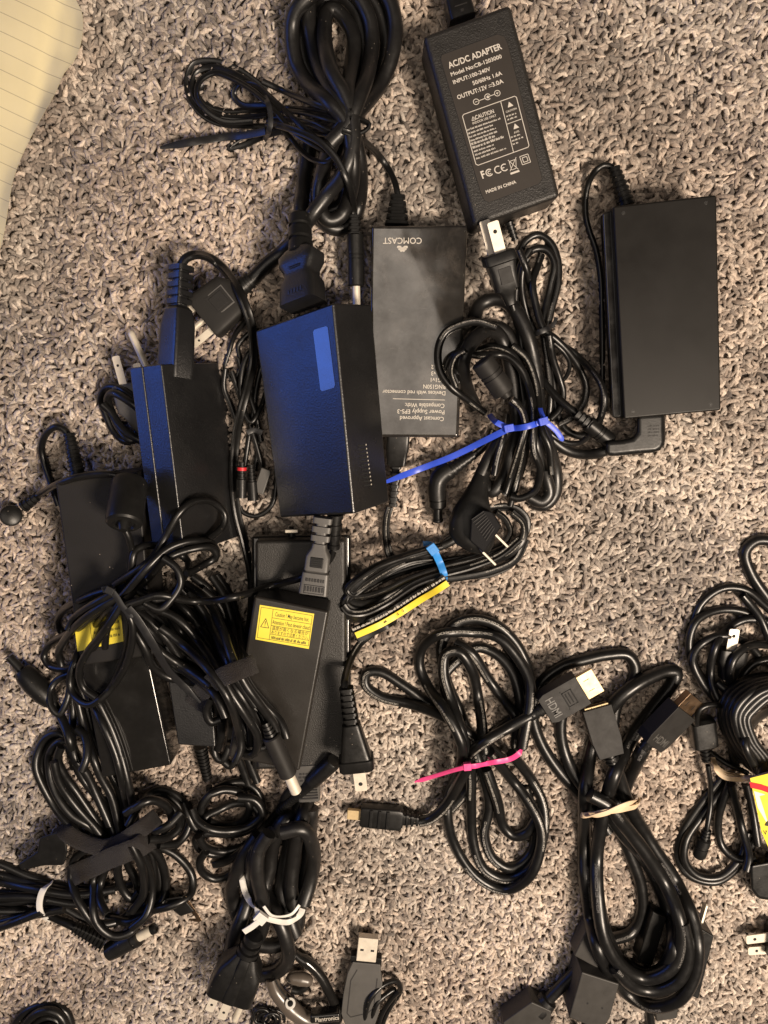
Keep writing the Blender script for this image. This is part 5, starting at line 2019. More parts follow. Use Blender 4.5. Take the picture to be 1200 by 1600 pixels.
# ------------------------------------------------------------------ bundle cut by the right edge
def right_bundle():
    t2 = thing('mains_lead', 'dark plug with pale metal blade lodged inside the right edge loops', 'mains lead', 1142, 1030)
    fr = Fr((1136, 1060, 10), (1150, 976, 10))
    b = MB()
    b.loft(fr, [(0, 12, 10, 0, 4), (20, 16, 12, 0, 5), (30, 22, 14, 0, 6), (48, 22, 14, 0, 6)], 22)
    b.build('plug_body', M['plug'], t2)
    blade(fr, -3, 47, 82, 16, t2, 4)
    t = thing('usb_cable', 'looped black leads cut by the right edge, small barrel plug hanging below', 'cable', 1140, 1150)
    b = MB()
    cord(b, [(1240, 870), (1205, 846), (1180, 845), (1164, 862), (1172, 893), (1200, 935), (1235, 975)], 18)
    base = [
        [(1230, 975), (1200, 950), (1165, 922), (1129, 919), (1097, 941), (1082, 975), (1079, 1009), (1088, 1045), (1118, 1085), (1140, 1120)],
        [(1230, 1000), (1200, 982), (1165, 957), (1124, 953), (1090, 968), (1077, 1000), (1082, 1036), (1104, 1074), (1130, 1110)],
        [(1225, 1060), (1192, 1031), (1165, 1004), (1129, 993), (1093, 1008), (1082, 1031), (1097, 1067), (1124, 1102), (1140, 1150)],
        [(1230, 985), (1200, 972), (1165, 968), (1133, 986), (1115, 1018), (1111, 1063), (1130, 1110)],
        [(1129, 1212), (1084, 1270), (1063, 1306), (1059, 1337), (1076, 1367), (1120, 1377), (1160, 1345), (1180, 1310)],
        [(1140, 1220), (1100, 1270), (1072, 1312), (1070, 1345), (1090, 1368), (1124, 1370), (1156, 1340), (1168, 1300)],
        [(1140, 1222), (1122, 1280), (1128, 1322), (1156, 1343), (1180, 1340)],
        [(1142, 1225), (1158, 1290), (1170, 1340), (1166, 1360)],
        [(1166, 1225), (1176, 1270), (1184, 1320)],
    ]
    for p in base:
        cord(b, p, 13, cap=26)
    base2 = [
        [(1235, 1020), (1200, 1008), (1168, 1010), (1146, 1030), (1140, 1062), (1150, 1100), (1172, 1140)],
        [(1235, 1040), (1206, 1030), (1180, 1036), (1160, 1058), (1152, 1090), (1160, 1130), (1180, 1160)],
        [(1160, 930), (1186, 962), (1204, 1000), (1232, 1030)],
        [(1120, 1066), (1146, 1092), (1150, 1130), (1144, 1170), (1150, 1200)],
    ]
    for p in base2:
        cord(b, p, 13, cap=30)
    ring = [(1230, 1060), (1196, 1056), (1163, 1064), (1136, 1086), (1127, 1117), (1138, 1153), (1160, 1185), (1184, 1206), (1210, 1214)]
    for k in range(7):
        p = [(x + 7.5 * k * (0.9 if i < 7 else 0.2), y + 4 * k * (1 if i < 4 else 0.2)) for i, (x, y) in enumerate(ring)]
        cord(b, p, 13, cap=34)
    cord(b, [(1235, 1100), (1200, 1112), (1176, 1130), (1164, 1160), (1178, 1195)], 13)
    cord(b, [(1138, 1105), (1112, 1101), (1094, 1108), (1088, 1130), (1098, 1162), (1129, 1189), (1168, 1208)], 9, lift=0.3)
    b.build('cord', M['cord'], t)
    fr = Fr((1095, 1122, 13), (1105, 1200, 11))
    b = MB()
    b.loft(fr, [(0, 12, 10, 0, 4), (4, 19, 15, 0, 6), (46, 19, 15, 0, 6), (52, 12, 10, 0, 4)], 22)
    b.build('ferrite_block', M['plug'], t)
    relief(fr, 50, 76, 9, 7, 3, 'strain_relief', t)
    b = MB()
    cord(b, [(1106, 1196, 11), (1110, 1225), (1110, 1258), (1104, 1298, 9)], 8)
    b.build('thin_cord', M['cord'], t)
    fr = Fr((1105, 1296, 9), (1089, 1346, 8))
    relief(fr, 0, 18, 6.5, 9, 3, 'plug_boot', t)
    b = MB()
    b.lathe(fr, [(16, 9), (18, 11), (28, 11), (29, 9.8), (32, 9.8), (33, 11), (46, 10.4), (50, 8)], 18)
    b.build('barrel_body', M['plug'], t, angle=30)
    t3 = thing('rubber_band', 'tan rubber band bunched at the waist of the right edge loops', 'rubber band', 1150, 1210)
    b = MB()
    for d in range(3):
        band(b, [(1113, 1184 + 2 * d, 4), (1118, 1197 + 2 * d), (1132, 1208 + 3 * d), (1150, 1211 + 3 * d), (1172, 1213 + 2 * d), (1200, 1210 + 2 * d), (1230, 1205)], 8, 0.28, cap=52, lift=0.1)
    b.build('band_loop', M['rubber_band'], t3)
    # printed wrap label
    t4 = thing('wrap_label', 'yellow and white wrap label with red stripe, cut by the right edge', 'label', 1190, 1265)
    q = [(1172, 1216), (1235, 1200), (1240, 1345), (1204, 1332), (1190, 1300)]
    z = [44, 46, 36, 32, 36]
    b = MB()
    b.prism([P(x, y, zz) for (x, y), zz in zip(q, z)], [P(x, y, zz - 0.5) for (x, y), zz in zip(q, z)], 0, 1)
    lo = b.build('label_sheet', M['yellow'], t4)
    pl = Plane(P(1172, 1216, 44), P(1235, 1200, 46), P(1190, 1300, 36))
    b = MB()
    put_poly(b, pl, [(1178, 1236), (1204, 1244), (1206, 1284), (1197, 1284), (1184, 1262)], 0.0003)
    b.build('white_panel', M['label_white'], lo, smooth=False, stampit=False)
    b = MB()
    put_poly(b, pl, [(1171, 1222), (1190, 1226), (1230, 1240), (1230, 1250), (1190, 1235), (1173, 1231)], 0.0005)
    b.build('red_stripe', M['red'], lo, smooth=False, stampit=False)
    b = MB()
    put_text(b, pl, 'WARNING', (1194, 1306), (1232, 1300), 8, 0.02, 0.0004)
    put_poly(b, pl, [(1195, 1290), (1205, 1272), (1214, 1294)], 0.0004)
    b.build('printed_lettering', M['ink_black'], lo, smooth=False, stampit=False, kind='stuff')
    t5 = thing('wall_charger', 'black charger edge with two holed blades side by side at the right edge', 'charger', 1200, 1475)
    fr = Fr((1206, 1461, 8), (1166, 1466, 8))
    b = MB()
    b.loft(Fr((1240, 1470, 10), (1202, 1470, 10)), [(0, 26, 16, 0, 7), (38, 26, 16, 0, 7), (40, 24, 14, 0, 7)], 22)
    b.build('charger_body', M['plug'], t5)
    blade(fr, 0, 0, 42, 15, t5, 3)
    fr = Fr((1210, 1482, 6), (1170, 1485, 6))
    blade(fr, 0, 0, 42, 14, t5, 1)
    t6 = thing('power_adapter', 'dark adapter corner at the right edge below the wrap label', 'power adapter', 1190, 1375)
    b = MB()
    q = [(1172, 1352), (1240, 1340), (1240, 1412), (1184, 1404), (1173, 1390)]
    b.prism([P(x, y, 18) for x, y in q], [P(x, y, 1) for x, y in q], 0.002, 3)
    b.build('case', M['plug'], t6)


right_bundle()

# ------------------------------------------------------------------ lower left: bundles lying on the stacked adapters
def white_tied_cord():
    t = thing('power_cable', 'thick mains cord doubled up in white zip ties, three-prong plug at the bottom edge', 'power cable', 420, 1400)
    b = MB()
    ps = [
        [(486, 1262, 16), (484, 1292), (482, 1330), (478, 1370), (468, 1412), (462, 1452), (440, 1474), (408, 1476), (384, 1458), (372, 1430), (362, 1395), (370, 1365), (384, 1335), (404, 1306)],
        [(474, 1250, 10), (458, 1282), (450, 1330), (444, 1360), (440, 1395), (452, 1432), (462, 1460)],
        [(482, 1246, 10), (474, 1276), (463, 1310), (458, 1345), (455, 1385), (460, 1420)],
        [(470, 1262, 8), (438, 1290), (424, 1330), (422, 1355), (414, 1392), (432, 1428), (447, 1467), (450, 1498), (432, 1518), (402, 1523), (382, 1515)],
        [(428, 1300), (410, 1316), (396, 1342), (394, 1380), (380, 1430), (366, 1462), (360, 1494), (366, 1512), (384, 1512)],
        [(420, 1302), (404, 1330), (402, 1365), (412, 1420), (408, 1455), (396, 1476)],
        [(440, 1300), (474, 1296), (490, 1330), (484, 1380), (474, 1412)],
    ]
    for p in ps:
        cord(b, p, 23, cap=30, k=0.78)
    b.build('cord', M['cord_matte'], t)
    fr = Fr((398, 1462, 26), (346, 1582, 22))
    b = MB()
    b.lathe(fr, [(0, 13), (2, 15), (10, 15), (11, 12), (14, 12), (15, 16), (22, 16), (23, 13), (26, 13), (27, 17), (36, 18)], 18)
    b.build('strain_relief', M['plug'], t, angle=30)
    b = MB()
    b.loft(fr, [(34, 18, 15, 0, 4), (46, 24, 18, 0, 5), (60, 33, 22, 0, 6), (80, 37, 24, 0, 6), (112, 38, 25, 0, 7), (116, 36, 23, 0, 7)], 26)
    bo = b.build('plug_body', M['plug'], t)
    b = MB()
    b.loft(fr, [(34, 8, 3, 15, 4), (48, 9, 5, 17, 5), (90, 10, 6, 20, 5), (114, 11, 6, 20, 5)], 16)
    b.build('moulded_ridge', M['plug'], bo)
    blade(fr, -2, 115, 160, 14, t, 10)
    blade(fr, 20, 115, 160, 14, t, 4)
    pin(fr, -24, 115, 165, 5.5, t, 2)
    ziptie('zip_tie', 'milky white zip tie with round head on the doubled thick mains cord', [(376, 1362, 10), (378, 1372), (384, 1396), (396, 1416), (408, 1430), (428, 1438), (453, 1440), (470, 1427), (474, 1410, 8)], 9.5, 'tie_white', head=(408, 1434, 15, 11), head_w=17, tail=([(404, 1440), (394, 1448), (381, 1456)], 9))
    ziptie('zip_tie', 'second thinner white zip tie mostly hidden among the doubled thick mains cord', [(412, 1416), (424, 1430), (440, 1432), (456, 1428), (468, 1414)], 4.5, 'tie_white')


def tangle_coil():
    t = thing('dc_lead', 'round tangle of black lead between the two fabric-strapped bundles', 'cable', 350, 1290)
    b = MB()
    ps = [
        [(312, 1282), (318, 1253), (347, 1228), (380, 1222), (403, 1238), (409, 1267), (398, 1290), (372, 1302), (340, 1302), (308, 1296), (296, 1276), (288, 1254)],
        [(316, 1290), (322, 1276), (340, 1266), (367, 1255), (395, 1258), (406, 1278), (390, 1296), (352, 1302), (322, 1302), (306, 1312), (312, 1326), (330, 1334), (362, 1332)],
        [(310, 1306), (320, 1322), (345, 1330), (380, 1322), (405, 1300), (425, 1280), (440, 1258), (448, 1240), (462, 1224, 22)],
        [(330, 1240), (350, 1234), (376, 1240), (390, 1262), (376, 1284), (350, 1290), (326, 1284)],
        [(322, 1330), (312, 1346), (317, 1363), (337, 1373), (363, 1363), (378, 1340), (384, 1318)],
        [(300, 1264), (308, 1282), (330, 1296), (362, 1298), (392, 1290), (410, 1270), (398, 1250), (372, 1246)],
        [(334, 1350), (352, 1346), (370, 1336), (392, 1316)],
    ]
    for p in ps:
        cord(b, p, 13, cap=26)
    b.build('cord', M['cord'], t)
    fr = Fr((436, 1268, 14), (545, 1168, 32))
    b = MB()
    b.lathe(fr, relief_prof(0, 50, 6, 8.5, 9, 0.2) + [(54, 9), (84, 10), (88, 12.5), (140, 12.5), (143, 11)], 16)
    b.build('plug_boot', M['plug'], t, angle=30)


def left_tied():
    t = thing('dc_lead', 'bundle of leads cut by the left edge in a white tie, L-shaped silver-tipped plug below', 'cable', 80, 1400)
    b = MB()
    ps = [
        [(-40, 1338), (0, 1349), (50, 1370), (104, 1384), (160, 1388), (210, 1380)],
        [(-40, 1358), (0, 1366), (50, 1380), (104, 1392), (150, 1396)],
        [(-40, 1396), (0, 1394), (55, 1396), (115, 1404), (150, 1400)],
        [(-40, 1416), (0, 1412), (55, 1407), (92, 1414), (124, 1431), (154, 1446)],
        [(-40, 1424), (0, 1423), (63, 1426), (99, 1440), (124, 1452, 8)],
        [(-40, 1448), (0, 1440), (33, 1432), (60, 1428), (100, 1420)],
        [(-40, 1462), (0, 1449), (38, 1435), (66, 1424)],
        [(-40, 1374), (0, 1378), (60, 1390), (120, 1398), (180, 1390)],
        [(-40, 1404), (0, 1402), (55, 1402), (120, 1412), (170, 1404)],
    ]
    for p in ps:
        cord(b, p, 13, cap=20, k=0.7)
    b.build('cord', M['cord'], t)
    fr = Fr((116, 1448, 9), (180, 1480, 9))
    flat_relief(fr, 0, 54, 8, 14, 8, 12, 8, 'plug_boot', t)
    fr = Fr((168, 1488, 9), (250, 1446, 8))
    b = MB()
    b.lathe(fr, [(0, 11), (2, 13.5), (14, 14.5), (44, 14), (46, 14), (46.5, 12), (49, 12), (49.5, 14.5), (56, 14), (57, 11)], 22)
    b.build('plug_body', M['plug'], t, angle=30)
    b = MB()
    b.lathe(fr, [(55, 8), (80, 8)], 18)
    b.build('metal_sleeve', M['nickel'], t)
    b = MB()
    b.lathe(fr, [(80, 8.1), (86, 8.1), (88, 6), (86, 4)], 18)
    b.build('insulator_tip', M['plug'], t)
    ziptie('zip_tie', 'white zip tie loop on the leads cut by the left edge', [(96, 1374), (80, 1380), (68, 1390), (62, 1408), (63, 1424), (70, 1434, 6), (80, 1438, 2)], 9.5, 'tie_white')
    t = thing('wall_charger', 'dark box plug in shadow, left of the lower fabric strap', 'charger', 70, 1330)
    b = MB()
    q = [(62, 1308), (100, 1296), (106, 1330), (100, 1352), (70, 1352), (34, 1360), (28, 1350), (58, 1330)]
    b.prism([P(x, y, 16) for x, y in q], [P(x, y, 2) for x, y in q], 0.0014, 2)
    b.build('charger_body', M['plug'], t)
    t = thing('display_cable', 'black flat-cornered plug with a shiny metal edge poking out beside the lower loops', 'display cable', 290, 1420)
    b = MB()
    q = [(258, 1404), (284, 1400), (304, 1424), (282, 1432), (268, 1420)]
    b.prism([P(x, y, 14) for x, y in q], [P(x, y, 2) for x, y in q], 0.0008, 2)
    b.build('plug_body', M['plug'], t)
    b = MB()
    q = [(286, 1402), (291, 1400), (316, 1438), (311, 1441), (294, 1438), (296, 1435), (306, 1435)]
    b.prism([P(x, y, 13) for x, y in q], [P(x, y, 6) for x, y in q], 0.0003, 1)
    b.build('metal_shell', M['dark_metal'], t)


def strap_bundle_low():
    t = thing('dc_lead', 'largest bundle of black leads, held by the lower fabric strap in the bottom left', 'cable', 160, 1290)
    b = MB()
    ps = [
        [(104, 1154), (92, 1146), (74, 1151), (60, 1173), (56, 1198), (71, 1236), (99, 1278), (132, 1308), (150, 1330)],
        [(112, 1160), (92, 1160), (78, 1178), (77, 1200), (85, 1234), (110, 1272), (146, 1296), (160, 1320)],
        [(96, 1166), (90, 1186), (99, 1208), (121, 1239), (154, 1289), (170, 1318)],
        [(106, 1162), (116, 1188), (128, 1214), (156, 1252), (179, 1302), (184, 1330)],
        [(112, 1086), (114, 1110), (112, 1150), (118, 1185), (136, 1210), (150, 1240), (172, 1290)],
        [(112, 1046), (126, 1076), (137, 1108), (148, 1151), (170, 1201), (187, 1238), (196, 1290)],
        [(116, 1040), (132, 1074), (148, 1104), (165, 1140), (181, 1179), (194, 1234), (204, 1284), (204, 1320)],
        [(122, 1030), (142, 1074), (160, 1108), (176, 1142), (190, 1182), (203, 1236), (214, 1290)],
        [(110, 1060), (120, 1090), (128, 1122), (138, 1160), (156, 1210), (174, 1244), (188, 1300)],
        [(84, 1190), (92, 1220), (116, 1256), (148, 1292), (166, 1316)],
        [(120, 1140), (132, 1150), (136, 1180), (128, 1204)],
        [(150, 1320), (118, 1340), (112, 1375), (124, 1410), (150, 1442), (186, 1438), (211, 1412), (214, 1380), (200, 1350), (196, 1320)],
        [(170, 1320), (150, 1350), (146, 1390), (150, 1440), (176, 1462), (203, 1457), (225, 1421), (240, 1377), (237, 1338), (226, 1310)],
        [(200, 1310), (242, 1330), (259, 1369), (256, 1404), (236, 1424), (205, 1440), (175, 1436)],
        [(206, 1300), (236, 1317), (275, 1336), (300, 1368), (298, 1396), (275, 1412), (236, 1422), (200, 1425)],
        [(190, 1330), (184, 1360), (192, 1390), (206, 1404), (218, 1392)],
        [(180, 1330), (160, 1370), (156, 1405), (166, 1428)],
        [(210, 1320), (228, 1345), (238, 1390), (228, 1430), (206, 1450)],
        [(206, 1320), (222, 1356), (224, 1396), (206, 1424)],
        [(200, 1290), (228, 1244), (250, 1233), (279, 1245), (297, 1272), (292, 1300), (275, 1318), (248, 1320)],
        [(196, 1270), (224, 1254), (252, 1252), (274, 1268), (280, 1292), (262, 1308), (232, 1312)],
        [(210, 1262), (236, 1250), (262, 1262), (268, 1284), (254, 1300)],
        [(240, 1300), (262, 1290), (284, 1268)],
    ]
    ps = [offs(ps[0], 9, 8), offs(ps[2], -6, 2), offs(ps[3], 5, -4), offs(ps[6], 7, -2), offs(ps[13], -10, -4), offs(ps[19], -6, 6)] + ps
    for p in ps:
        cord(b, p, 13, cap=48, k=0.85)
    b.build('cord', M['cord'], t)
    t = thing('fabric_strap', 'wide dark hook-and-loop strap folded in a V round the largest bundle, lower left', 'strap', 170, 1320)
    b = MB()
    fabric(b, [(94, 1290), (102, 1301), (116, 1311), (138, 1320), (162, 1325), (186, 1318), (208, 1304), (228, 1290), (246, 1276)], 26)
    b.build('strap', M['velcro'], t)
    b = MB()
    fabric(b, [(110, 1370), (124, 1363), (146, 1354), (172, 1341), (196, 1332), (216, 1324), (234, 1312)], 32)
    b.build('strap_end', M['velcro'], t)


def tail_bundle():
    # lead with black oval plug on the left
    t = thing('dc_lead', 'lead ending in a dull oval black plug at the left, below the leftmost adapter', 'cable', 50, 1060)
    fr = Fr((84, 1100, 9), (14, 1026, 8))
    b = MB()
    b.lathe(fr, [(0, 9), (6, 13), (20, 17), (44, 18), (64, 16), (72, 12), (73, 7), (88, 6.5), (100, 6.5)], 20)
    b.build('plug_body', M['plug'], t, angle=35)
    b = MB()
    cord(b, [(82, 1096, 9), (94, 1118), (106, 1146), (112, 1172), (116, 1200, 4)], 14)
    cord(b, [(112, 1052), (90, 1062), (78, 1080), (80, 1104), (92, 1116), (104, 1096), (110, 1070)], 11)
    b.build('cord', M['cord'], t)
    t = thing('dc_lead', 'bundle of leads looped over the leftmost adapter, black tie with pale-tipped tail', 'cable', 190, 950)
    b = MB()
    ps = [
        [(215, 924), (237, 935), (266, 930), (282, 911), (294, 879), (275, 863), (237, 852), (212, 860), (205, 892), (196, 930)],
        [(218, 939), (266, 939), (250, 950), (232, 946), (200, 950), (176, 934)],
        [(180, 913), (237, 873), (262, 832), (280, 802), (302, 784), (330, 784), (351, 803), (348, 822), (329, 840), (310, 856)],
        [(190, 933), (231, 886), (263, 857), (301, 845), (329, 849), (339, 863), (323, 879), (294, 893), (276, 902)],
        [(196, 938), (236, 898), (262, 872), (300, 858), (330, 856), (338, 868), (316, 884), (292, 896)],
        [(255, 872), (276, 888), (282, 911), (268, 936), (250, 952), (226, 942)],
        [(182, 920), (160, 925), (130, 936), (100, 952), (90, 971), (100, 990), (122, 984), (150, 962), (176, 940)],
        [(184, 930), (150, 958), (123, 981), (79, 1006), (69, 1025), (79, 1041), (111, 1044), (139, 1025), (164, 974), (186, 944)],
        [(192, 946), (198, 968), (200, 1000), (188, 1044), (168, 1082), (139, 1101), (117, 1088), (109, 1066), (120, 1025), (142, 987), (176, 944)],
        [(188, 940), (174, 962), (166, 990), (164, 1012)],
        [(190, 944), (160, 990), (136, 1020), (124, 1048), (130, 1074), (150, 1090)],
        [(182, 934), (140, 960), (108, 990), (92, 1018), (96, 1040)],
        [(194, 950), (206, 972), (206, 1004), (196, 1040), (180, 1068)],
        [(180, 926), (146, 944), (116, 966), (106, 984)],
        [(520, 862, 30), (516, 872, 32), (504, 884, 44), (473, 902), (445, 910), (417, 918), (377, 930), (329, 939), (290, 938), (250, 930), (220, 938), (196, 946)],
    ]
    for p in ps:
        cord(b, p, 12, cap=56, k=0.85, lift=0.1)
    b.build('cord', M['cord'], t)
    ziptie('zip_tie', 'black zip tie with pale shiny tail tip on the leads over the leftmost adapter', [(160, 922), (170, 920), (180, 930), (190, 946), (200, 958), (204, 966)], 10, 'tie_black', head=(172, 922, 12, 6), head_w=12, tail=([(200, 950), (212, 964), (237, 1003), (263, 1047), (290, 1075), (313, 1098)], 12))


def strap_bundle_mid():
    t = thing('dc_lead', 'shiny bundle of leads through the middle fabric strap, silver-tipped barrel plug below', 'cable', 350, 1080)
    b = MB()
    ps = [
        [(300, 900), (330, 925), (352, 975), (362, 1022), (372, 1062), (393, 1100), (414, 1125), (422, 1148), (416, 1166), (404, 1168)],
        [(232, 920), (268, 932), (288, 950), (320, 962), (340, 995), (356, 1040), (384, 1092), (412, 1122), (420, 1150)],
        [(214, 930), (240, 942), (262, 958), (288, 993), (330, 1034), (356, 1066), (378, 1100), (392, 1134), (393, 1164)],
        [(204, 944), (232, 958), (256, 978), (275, 1013), (318, 1044), (345, 1074), (366, 1110), (375, 1145), (370, 1181), (360, 1197), (350, 1190)],
        [(206, 950), (236, 972), (262, 1000), (290, 1040), (330, 1068), (352, 1104), (360, 1143), (355, 1174), (346, 1188), (337, 1181), (333, 1150)],
        [(196, 960), (214, 990), (228, 1015), (238, 1040), (263, 1058), (296, 1064), (326, 1078), (340, 1100), (346, 1140), (340, 1170)],
        [(316, 920), (342, 944), (358, 985), (370, 1030), (390, 1072), (418, 1106), (440, 1130), (448, 1152, 60)],
        [(240, 926), (278, 942), (308, 974), (334, 1010), (352, 1050), (384, 1098), (402, 1134), (406, 1160)],
        [(200, 956), (220, 972), (240, 992), (262, 1030), (300, 1056), (336, 1086), (352, 1120)],
        [(330, 900), (350, 930), (364, 975), (372, 1020), (382, 1050)],
        [(214, 976), (240, 1008), (268, 1030), (300, 1050), (330, 1072)],
        [(330, 1090), (322, 1110), (330, 1128), (346, 1124)],
        [(360, 1160), (370, 1178), (380, 1202), (388, 1224)],
        [(372, 1160), (384, 1178), (394, 1202), (402, 1222)],
        [(282, 918), (306, 944), (330, 980), (350, 1024), (366, 1060)],
        [(296, 926), (318, 956), (340, 996), (358, 1036), (374, 1066), (400, 1104)],
    ]
    ps = [offs(ps[1], -9, 9), offs(ps[2], -8, 12), offs(ps[14], -12, 4), offs(ps[9], 8, -2)] + ps + [
        [(240, 950), (276, 966), (312, 1004), (340, 1044), (362, 1084), (384, 1118), (402, 1150), (398, 1176), (384, 1178), (372, 1150)],
        [(290, 912), (322, 936), (346, 980), (362, 1026), (384, 1070), (410, 1106), (430, 1136), (432, 1160), (420, 1166)],
        [(250, 980), (284, 1006), (318, 1038), (344, 1070), (362, 1104), (372, 1136), (376, 1168), (368, 1190)],
    ]
    for k, p in enumerate(ps):
        cord(b, p, 13.5, cap=76, k=0.85)
    b.build('cord', M['cord'], t)
    fr = Fr((414, 1128, 66), (474, 1262, 56))
    relief(fr, 0, 30, 7, 12, 4, 'plug_boot', t)
    barrel_plug(fr, t, 14.5, 106, 142, 9.0, y0=26, grooves=False, bodym='plug_dull')
    t = thing('fabric_strap', 'brownish hook-and-loop strap crossing the shiny bundle beside the sticker adapter', 'strap', 350, 1060)
    b = MB()
    fabric(b, [(302, 1108), (308, 1092), (320, 1076), (340, 1062), (364, 1051), (384, 1043), (399, 1037)], 30)
    b.build('strap', M['velcro'], t)


def headset():
    t = thing('earpiece', 'glossy brown-grey hook-over-ear headset lying by the white-tied plug at the bottom edge', 'headset', 480, 1550)
    # boom
    b = MB()
    pts = catmull([(424, 1528), (430, 1546), (444, 1564), (460, 1580), (478, 1592), (496, 1597)], 3)
    n = len(pts)
    rr = np.interp(np.linspace(0, 1, n), [0, .25, .55, .8, 1], [9, 11.5, 13.5, 12, 11]) * sc(450, 1560, 12)
    b.tube(np.array([P(x, y, 9) for x, y in pts]), rr, 'round', 18)
    b.build('boom', M['headset'], t)
    b = MB()
    pts = catmull([(430, 1530), (440, 1550), (452, 1562)], 3)
    b.tube(np.array([P(x, y, 15.2) for x, y in pts]), 1.2 * sc(450, 1560, 12), 'round', 8)
    b.build('seam', M['hole'], t, stampit=False)
    fr = Fr((453.5, 1568, 12.5), (453.6, 1567.2, 22))
    b = MB()
    b.lathe(fr, [(0, 8.3), (6, 8.3), (7.4, 7.6), (7.6, 4.6), (6.6, 4.4)], 20)
    bo = b.build('button_ring', M['tie_white'], t, angle=30)
    b = MB()
    b.lathe(fr, [(0, 4.3), (7.0, 4.3), (7.3, 3.4)], 16)
    b.build('button', M['plug'], bo)
    # ear hook
    b = MB()
    pts = catmull([(460, 1489), (468, 1496), (482, 1505), (500, 1524), (514, 1550), (524, 1574), (526, 1592), (516, 1600), (498, 1598)], 3)
    n = len(pts)
    rr = np.interp(np.linspace(0, 1, n), [0, .12, .3, .6, .85, 1], [5, 9, 8, 7.5, 10, 10]) * sc(500, 1550, 9)
    b.tube(np.array([P(x, y, 8) for x, y in pts]), rr, 'round', 16)
    b.build('ear_hook', M['gloss'], t)
    b = MB()
    pts = catmull([(448, 1531), (456, 1528), (470, 1529), (488, 1534)], 3)
    n = len(pts)
    rr = np.interp(np.linspace(0, 1, n), [0, .15, .5, .85, 1], [4, 9.5, 11, 9, 5]) * sc(470, 1530, 9)
    b.tube(np.array([P(x, y, 9) for x, y in pts]), rr, 'round', 16)
    b.build('speaker_pod', M['headset'], t)
    fr = Fr((452.5, 1532, 9), (452.6, 1531.4, 20))
    b = MB()
    b.lathe(fr, [(0, 2.8), (11, 2.8)], 12)
    b.build('pod_hole', M['hole'], t)
    b = MB()
    pts = catmull([(456, 1546), (466, 1548), (474, 1544), (480, 1538)], 3)
    b.tube(np.array([P(x, y, 6) for x, y in pts]), 6 * sc(470, 1540, 6), 'round', 12)
    b.build('pod_neck', M['plug'], t)
    b = MB()
    top = [P(x, y, 17.5) for x, y in ((484, 1588), (531, 1584), (532, 1598), (484, 1601))]
    b.hexa(top, [p - Vector((0, 0, .008)) for p in top], 0.0015, 2)
    ho = b.build('end_block', M['gloss'], t)
    pl = Plane(*top[:3])
    b = MB()
    put_text(b, pl, 'Plantronics', (493, 1597), (530, 1593), 6.5, 0.015, 0.00012)
    b.build('printed_lettering', M['ink_dim'], ho, smooth=False, stampit=False, kind='stuff')
    t = thing('earbud_lead', 'tiny tangle of thin black wire at the bottom edge beside the headset', 'cable', 415, 1585)
    b = MB()
    for k in range(7):
        cx, cy, r_ = 416 + random.uniform(-8, 10), 1588 + random.uniform(-3, 8), random.uniform(12, 24)
        p = [(cx + r_ * (1 + .2 * random.uniform(-1, 1)) * math.cos(a), cy + r_ * .8 * math.sin(a)) for a in np.linspace(0.3 * k, 6.0 + 0.3 * k, 9)]
        cord(b, p, 4.5, cap=12)
    b.build('cord', M['cord'], t)


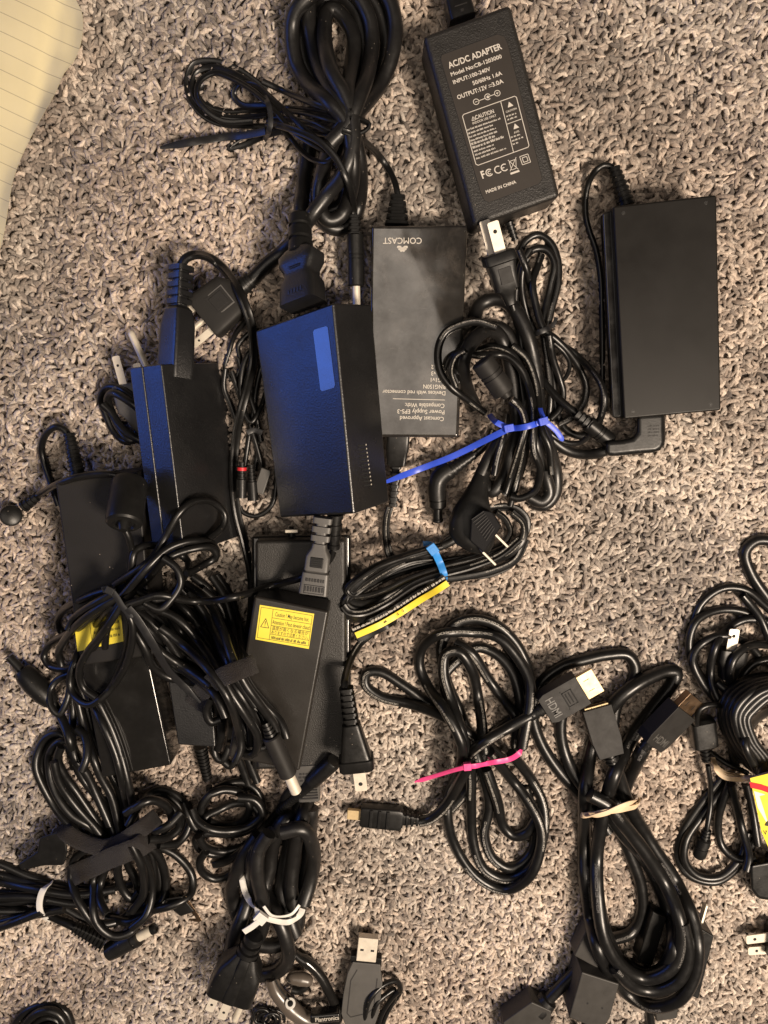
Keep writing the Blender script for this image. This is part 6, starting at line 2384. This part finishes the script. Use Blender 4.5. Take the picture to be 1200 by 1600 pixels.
def usb_receiver():
    t = thing('usb_dongle', 'grey usb stick with bare metal plug pointing up and a cord loop beside it', 'usb stick', 568, 1540)
    fr = Fr((560, 1602, 9), (578, 1445, 9))
    b = MB()
    z1, z0 = 7, -9
    out = [(-16, -8), (12, -8), (24, 4), (29, 30), (29, 84), (26, 92), (22, 116), (-20, 116), (-26, 96), (-29, 60), (-29, 24)]
    b.prism([fr.at(x, y, z1) for x, y in out], [fr.at(x, y, z0) for x, y in out], 1.2 * fr.s, 2)
    bo = b.build('body', M['grey_plastic'], t)
    b = MB()
    groove = [(16, 100), (20, 92), (20, 40), (12, 30), (-14, 20), (-20, 26), (-20, 84), (-12, 104)]
    for a, c in zip(groove[1:-1], groove[2:]):
        d = Vector((c[0] - a[0], c[1] - a[1], 0)).normalized() * 0.9
        nx_, ny_ = -d.y, d.x
        b.add([fr.at(a[0] + nx_, a[1] + ny_, z1 + .15), fr.at(c[0] + nx_, c[1] + ny_, z1 + .15), fr.at(c[0] - nx_, c[1] - ny_, z1 + .15), fr.at(a[0] - nx_, a[1] - ny_, z1 + .15)], [(0, 1, 2, 3)])
    b.build('groove', M['grey_line'], bo, smooth=False, stampit=False, kind='stuff')
    b = MB()
    b.box(fr, -24, 24, 112, 124, -10, 4, 1.5)
    b.build('collar', M['plug'], t)
    b = MB()
    b.box(fr, -15, 15, 118, 158, -6, 6, 0.8)
    so = b.build('metal_plug', M['nickel'], t)
    for x in (-8, 8):
        b = MB()
        b.box(fr, x - 2.6, x + 2.6, 136, 139.5, 5.8, 6.2, 0.05)
        b.build('latch_window', M['hole'], so, stampit=False)
    b = MB()
    cord(b, [(566, 1620), (570, 1590), (576, 1566), (590, 1546), (606, 1535), (620, 1533), (626, 1545), (618, 1562), (602, 1580), (586, 1604)], 8, cap=24)
    cord(b, [(574, 1620), (580, 1592), (590, 1566), (606, 1552), (616, 1546), (616, 1560), (604, 1584), (594, 1610)], 8, cap=24)
    cord(b, [(588, 1616), (596, 1586), (612, 1560), (624, 1548)], 8, cap=24)
    b.build('cord', M['cord'], t)


def corner_loop():
    t = thing('cable_loop', 'small black cable loop cut by the bottom left corner', 'cable', 65, 1590)
    b = MB()
    for k, p in enumerate(([(15, 1630), (26, 1596), (48, 1576), (78, 1570), (102, 1580), (112, 1606), (110, 1640)],
              [(30, 1630), (40, 1600), (60, 1582), (84, 1580), (100, 1596), (104, 1630)],
              [(40, 1634), (52, 1604), (70, 1590), (88, 1594), (94, 1620)],
              [(50, 1636), (66, 1606), (84, 1606), (86, 1630)])):
        cord(b, p, 13, cap=18)
    b.build('cord', M['cord'], t)


left_tied()
strap_bundle_low()
tangle_coil()
white_tied_cord()
strap_bundle_mid()
tail_bundle()
headset()
usb_receiver()
corner_loop()
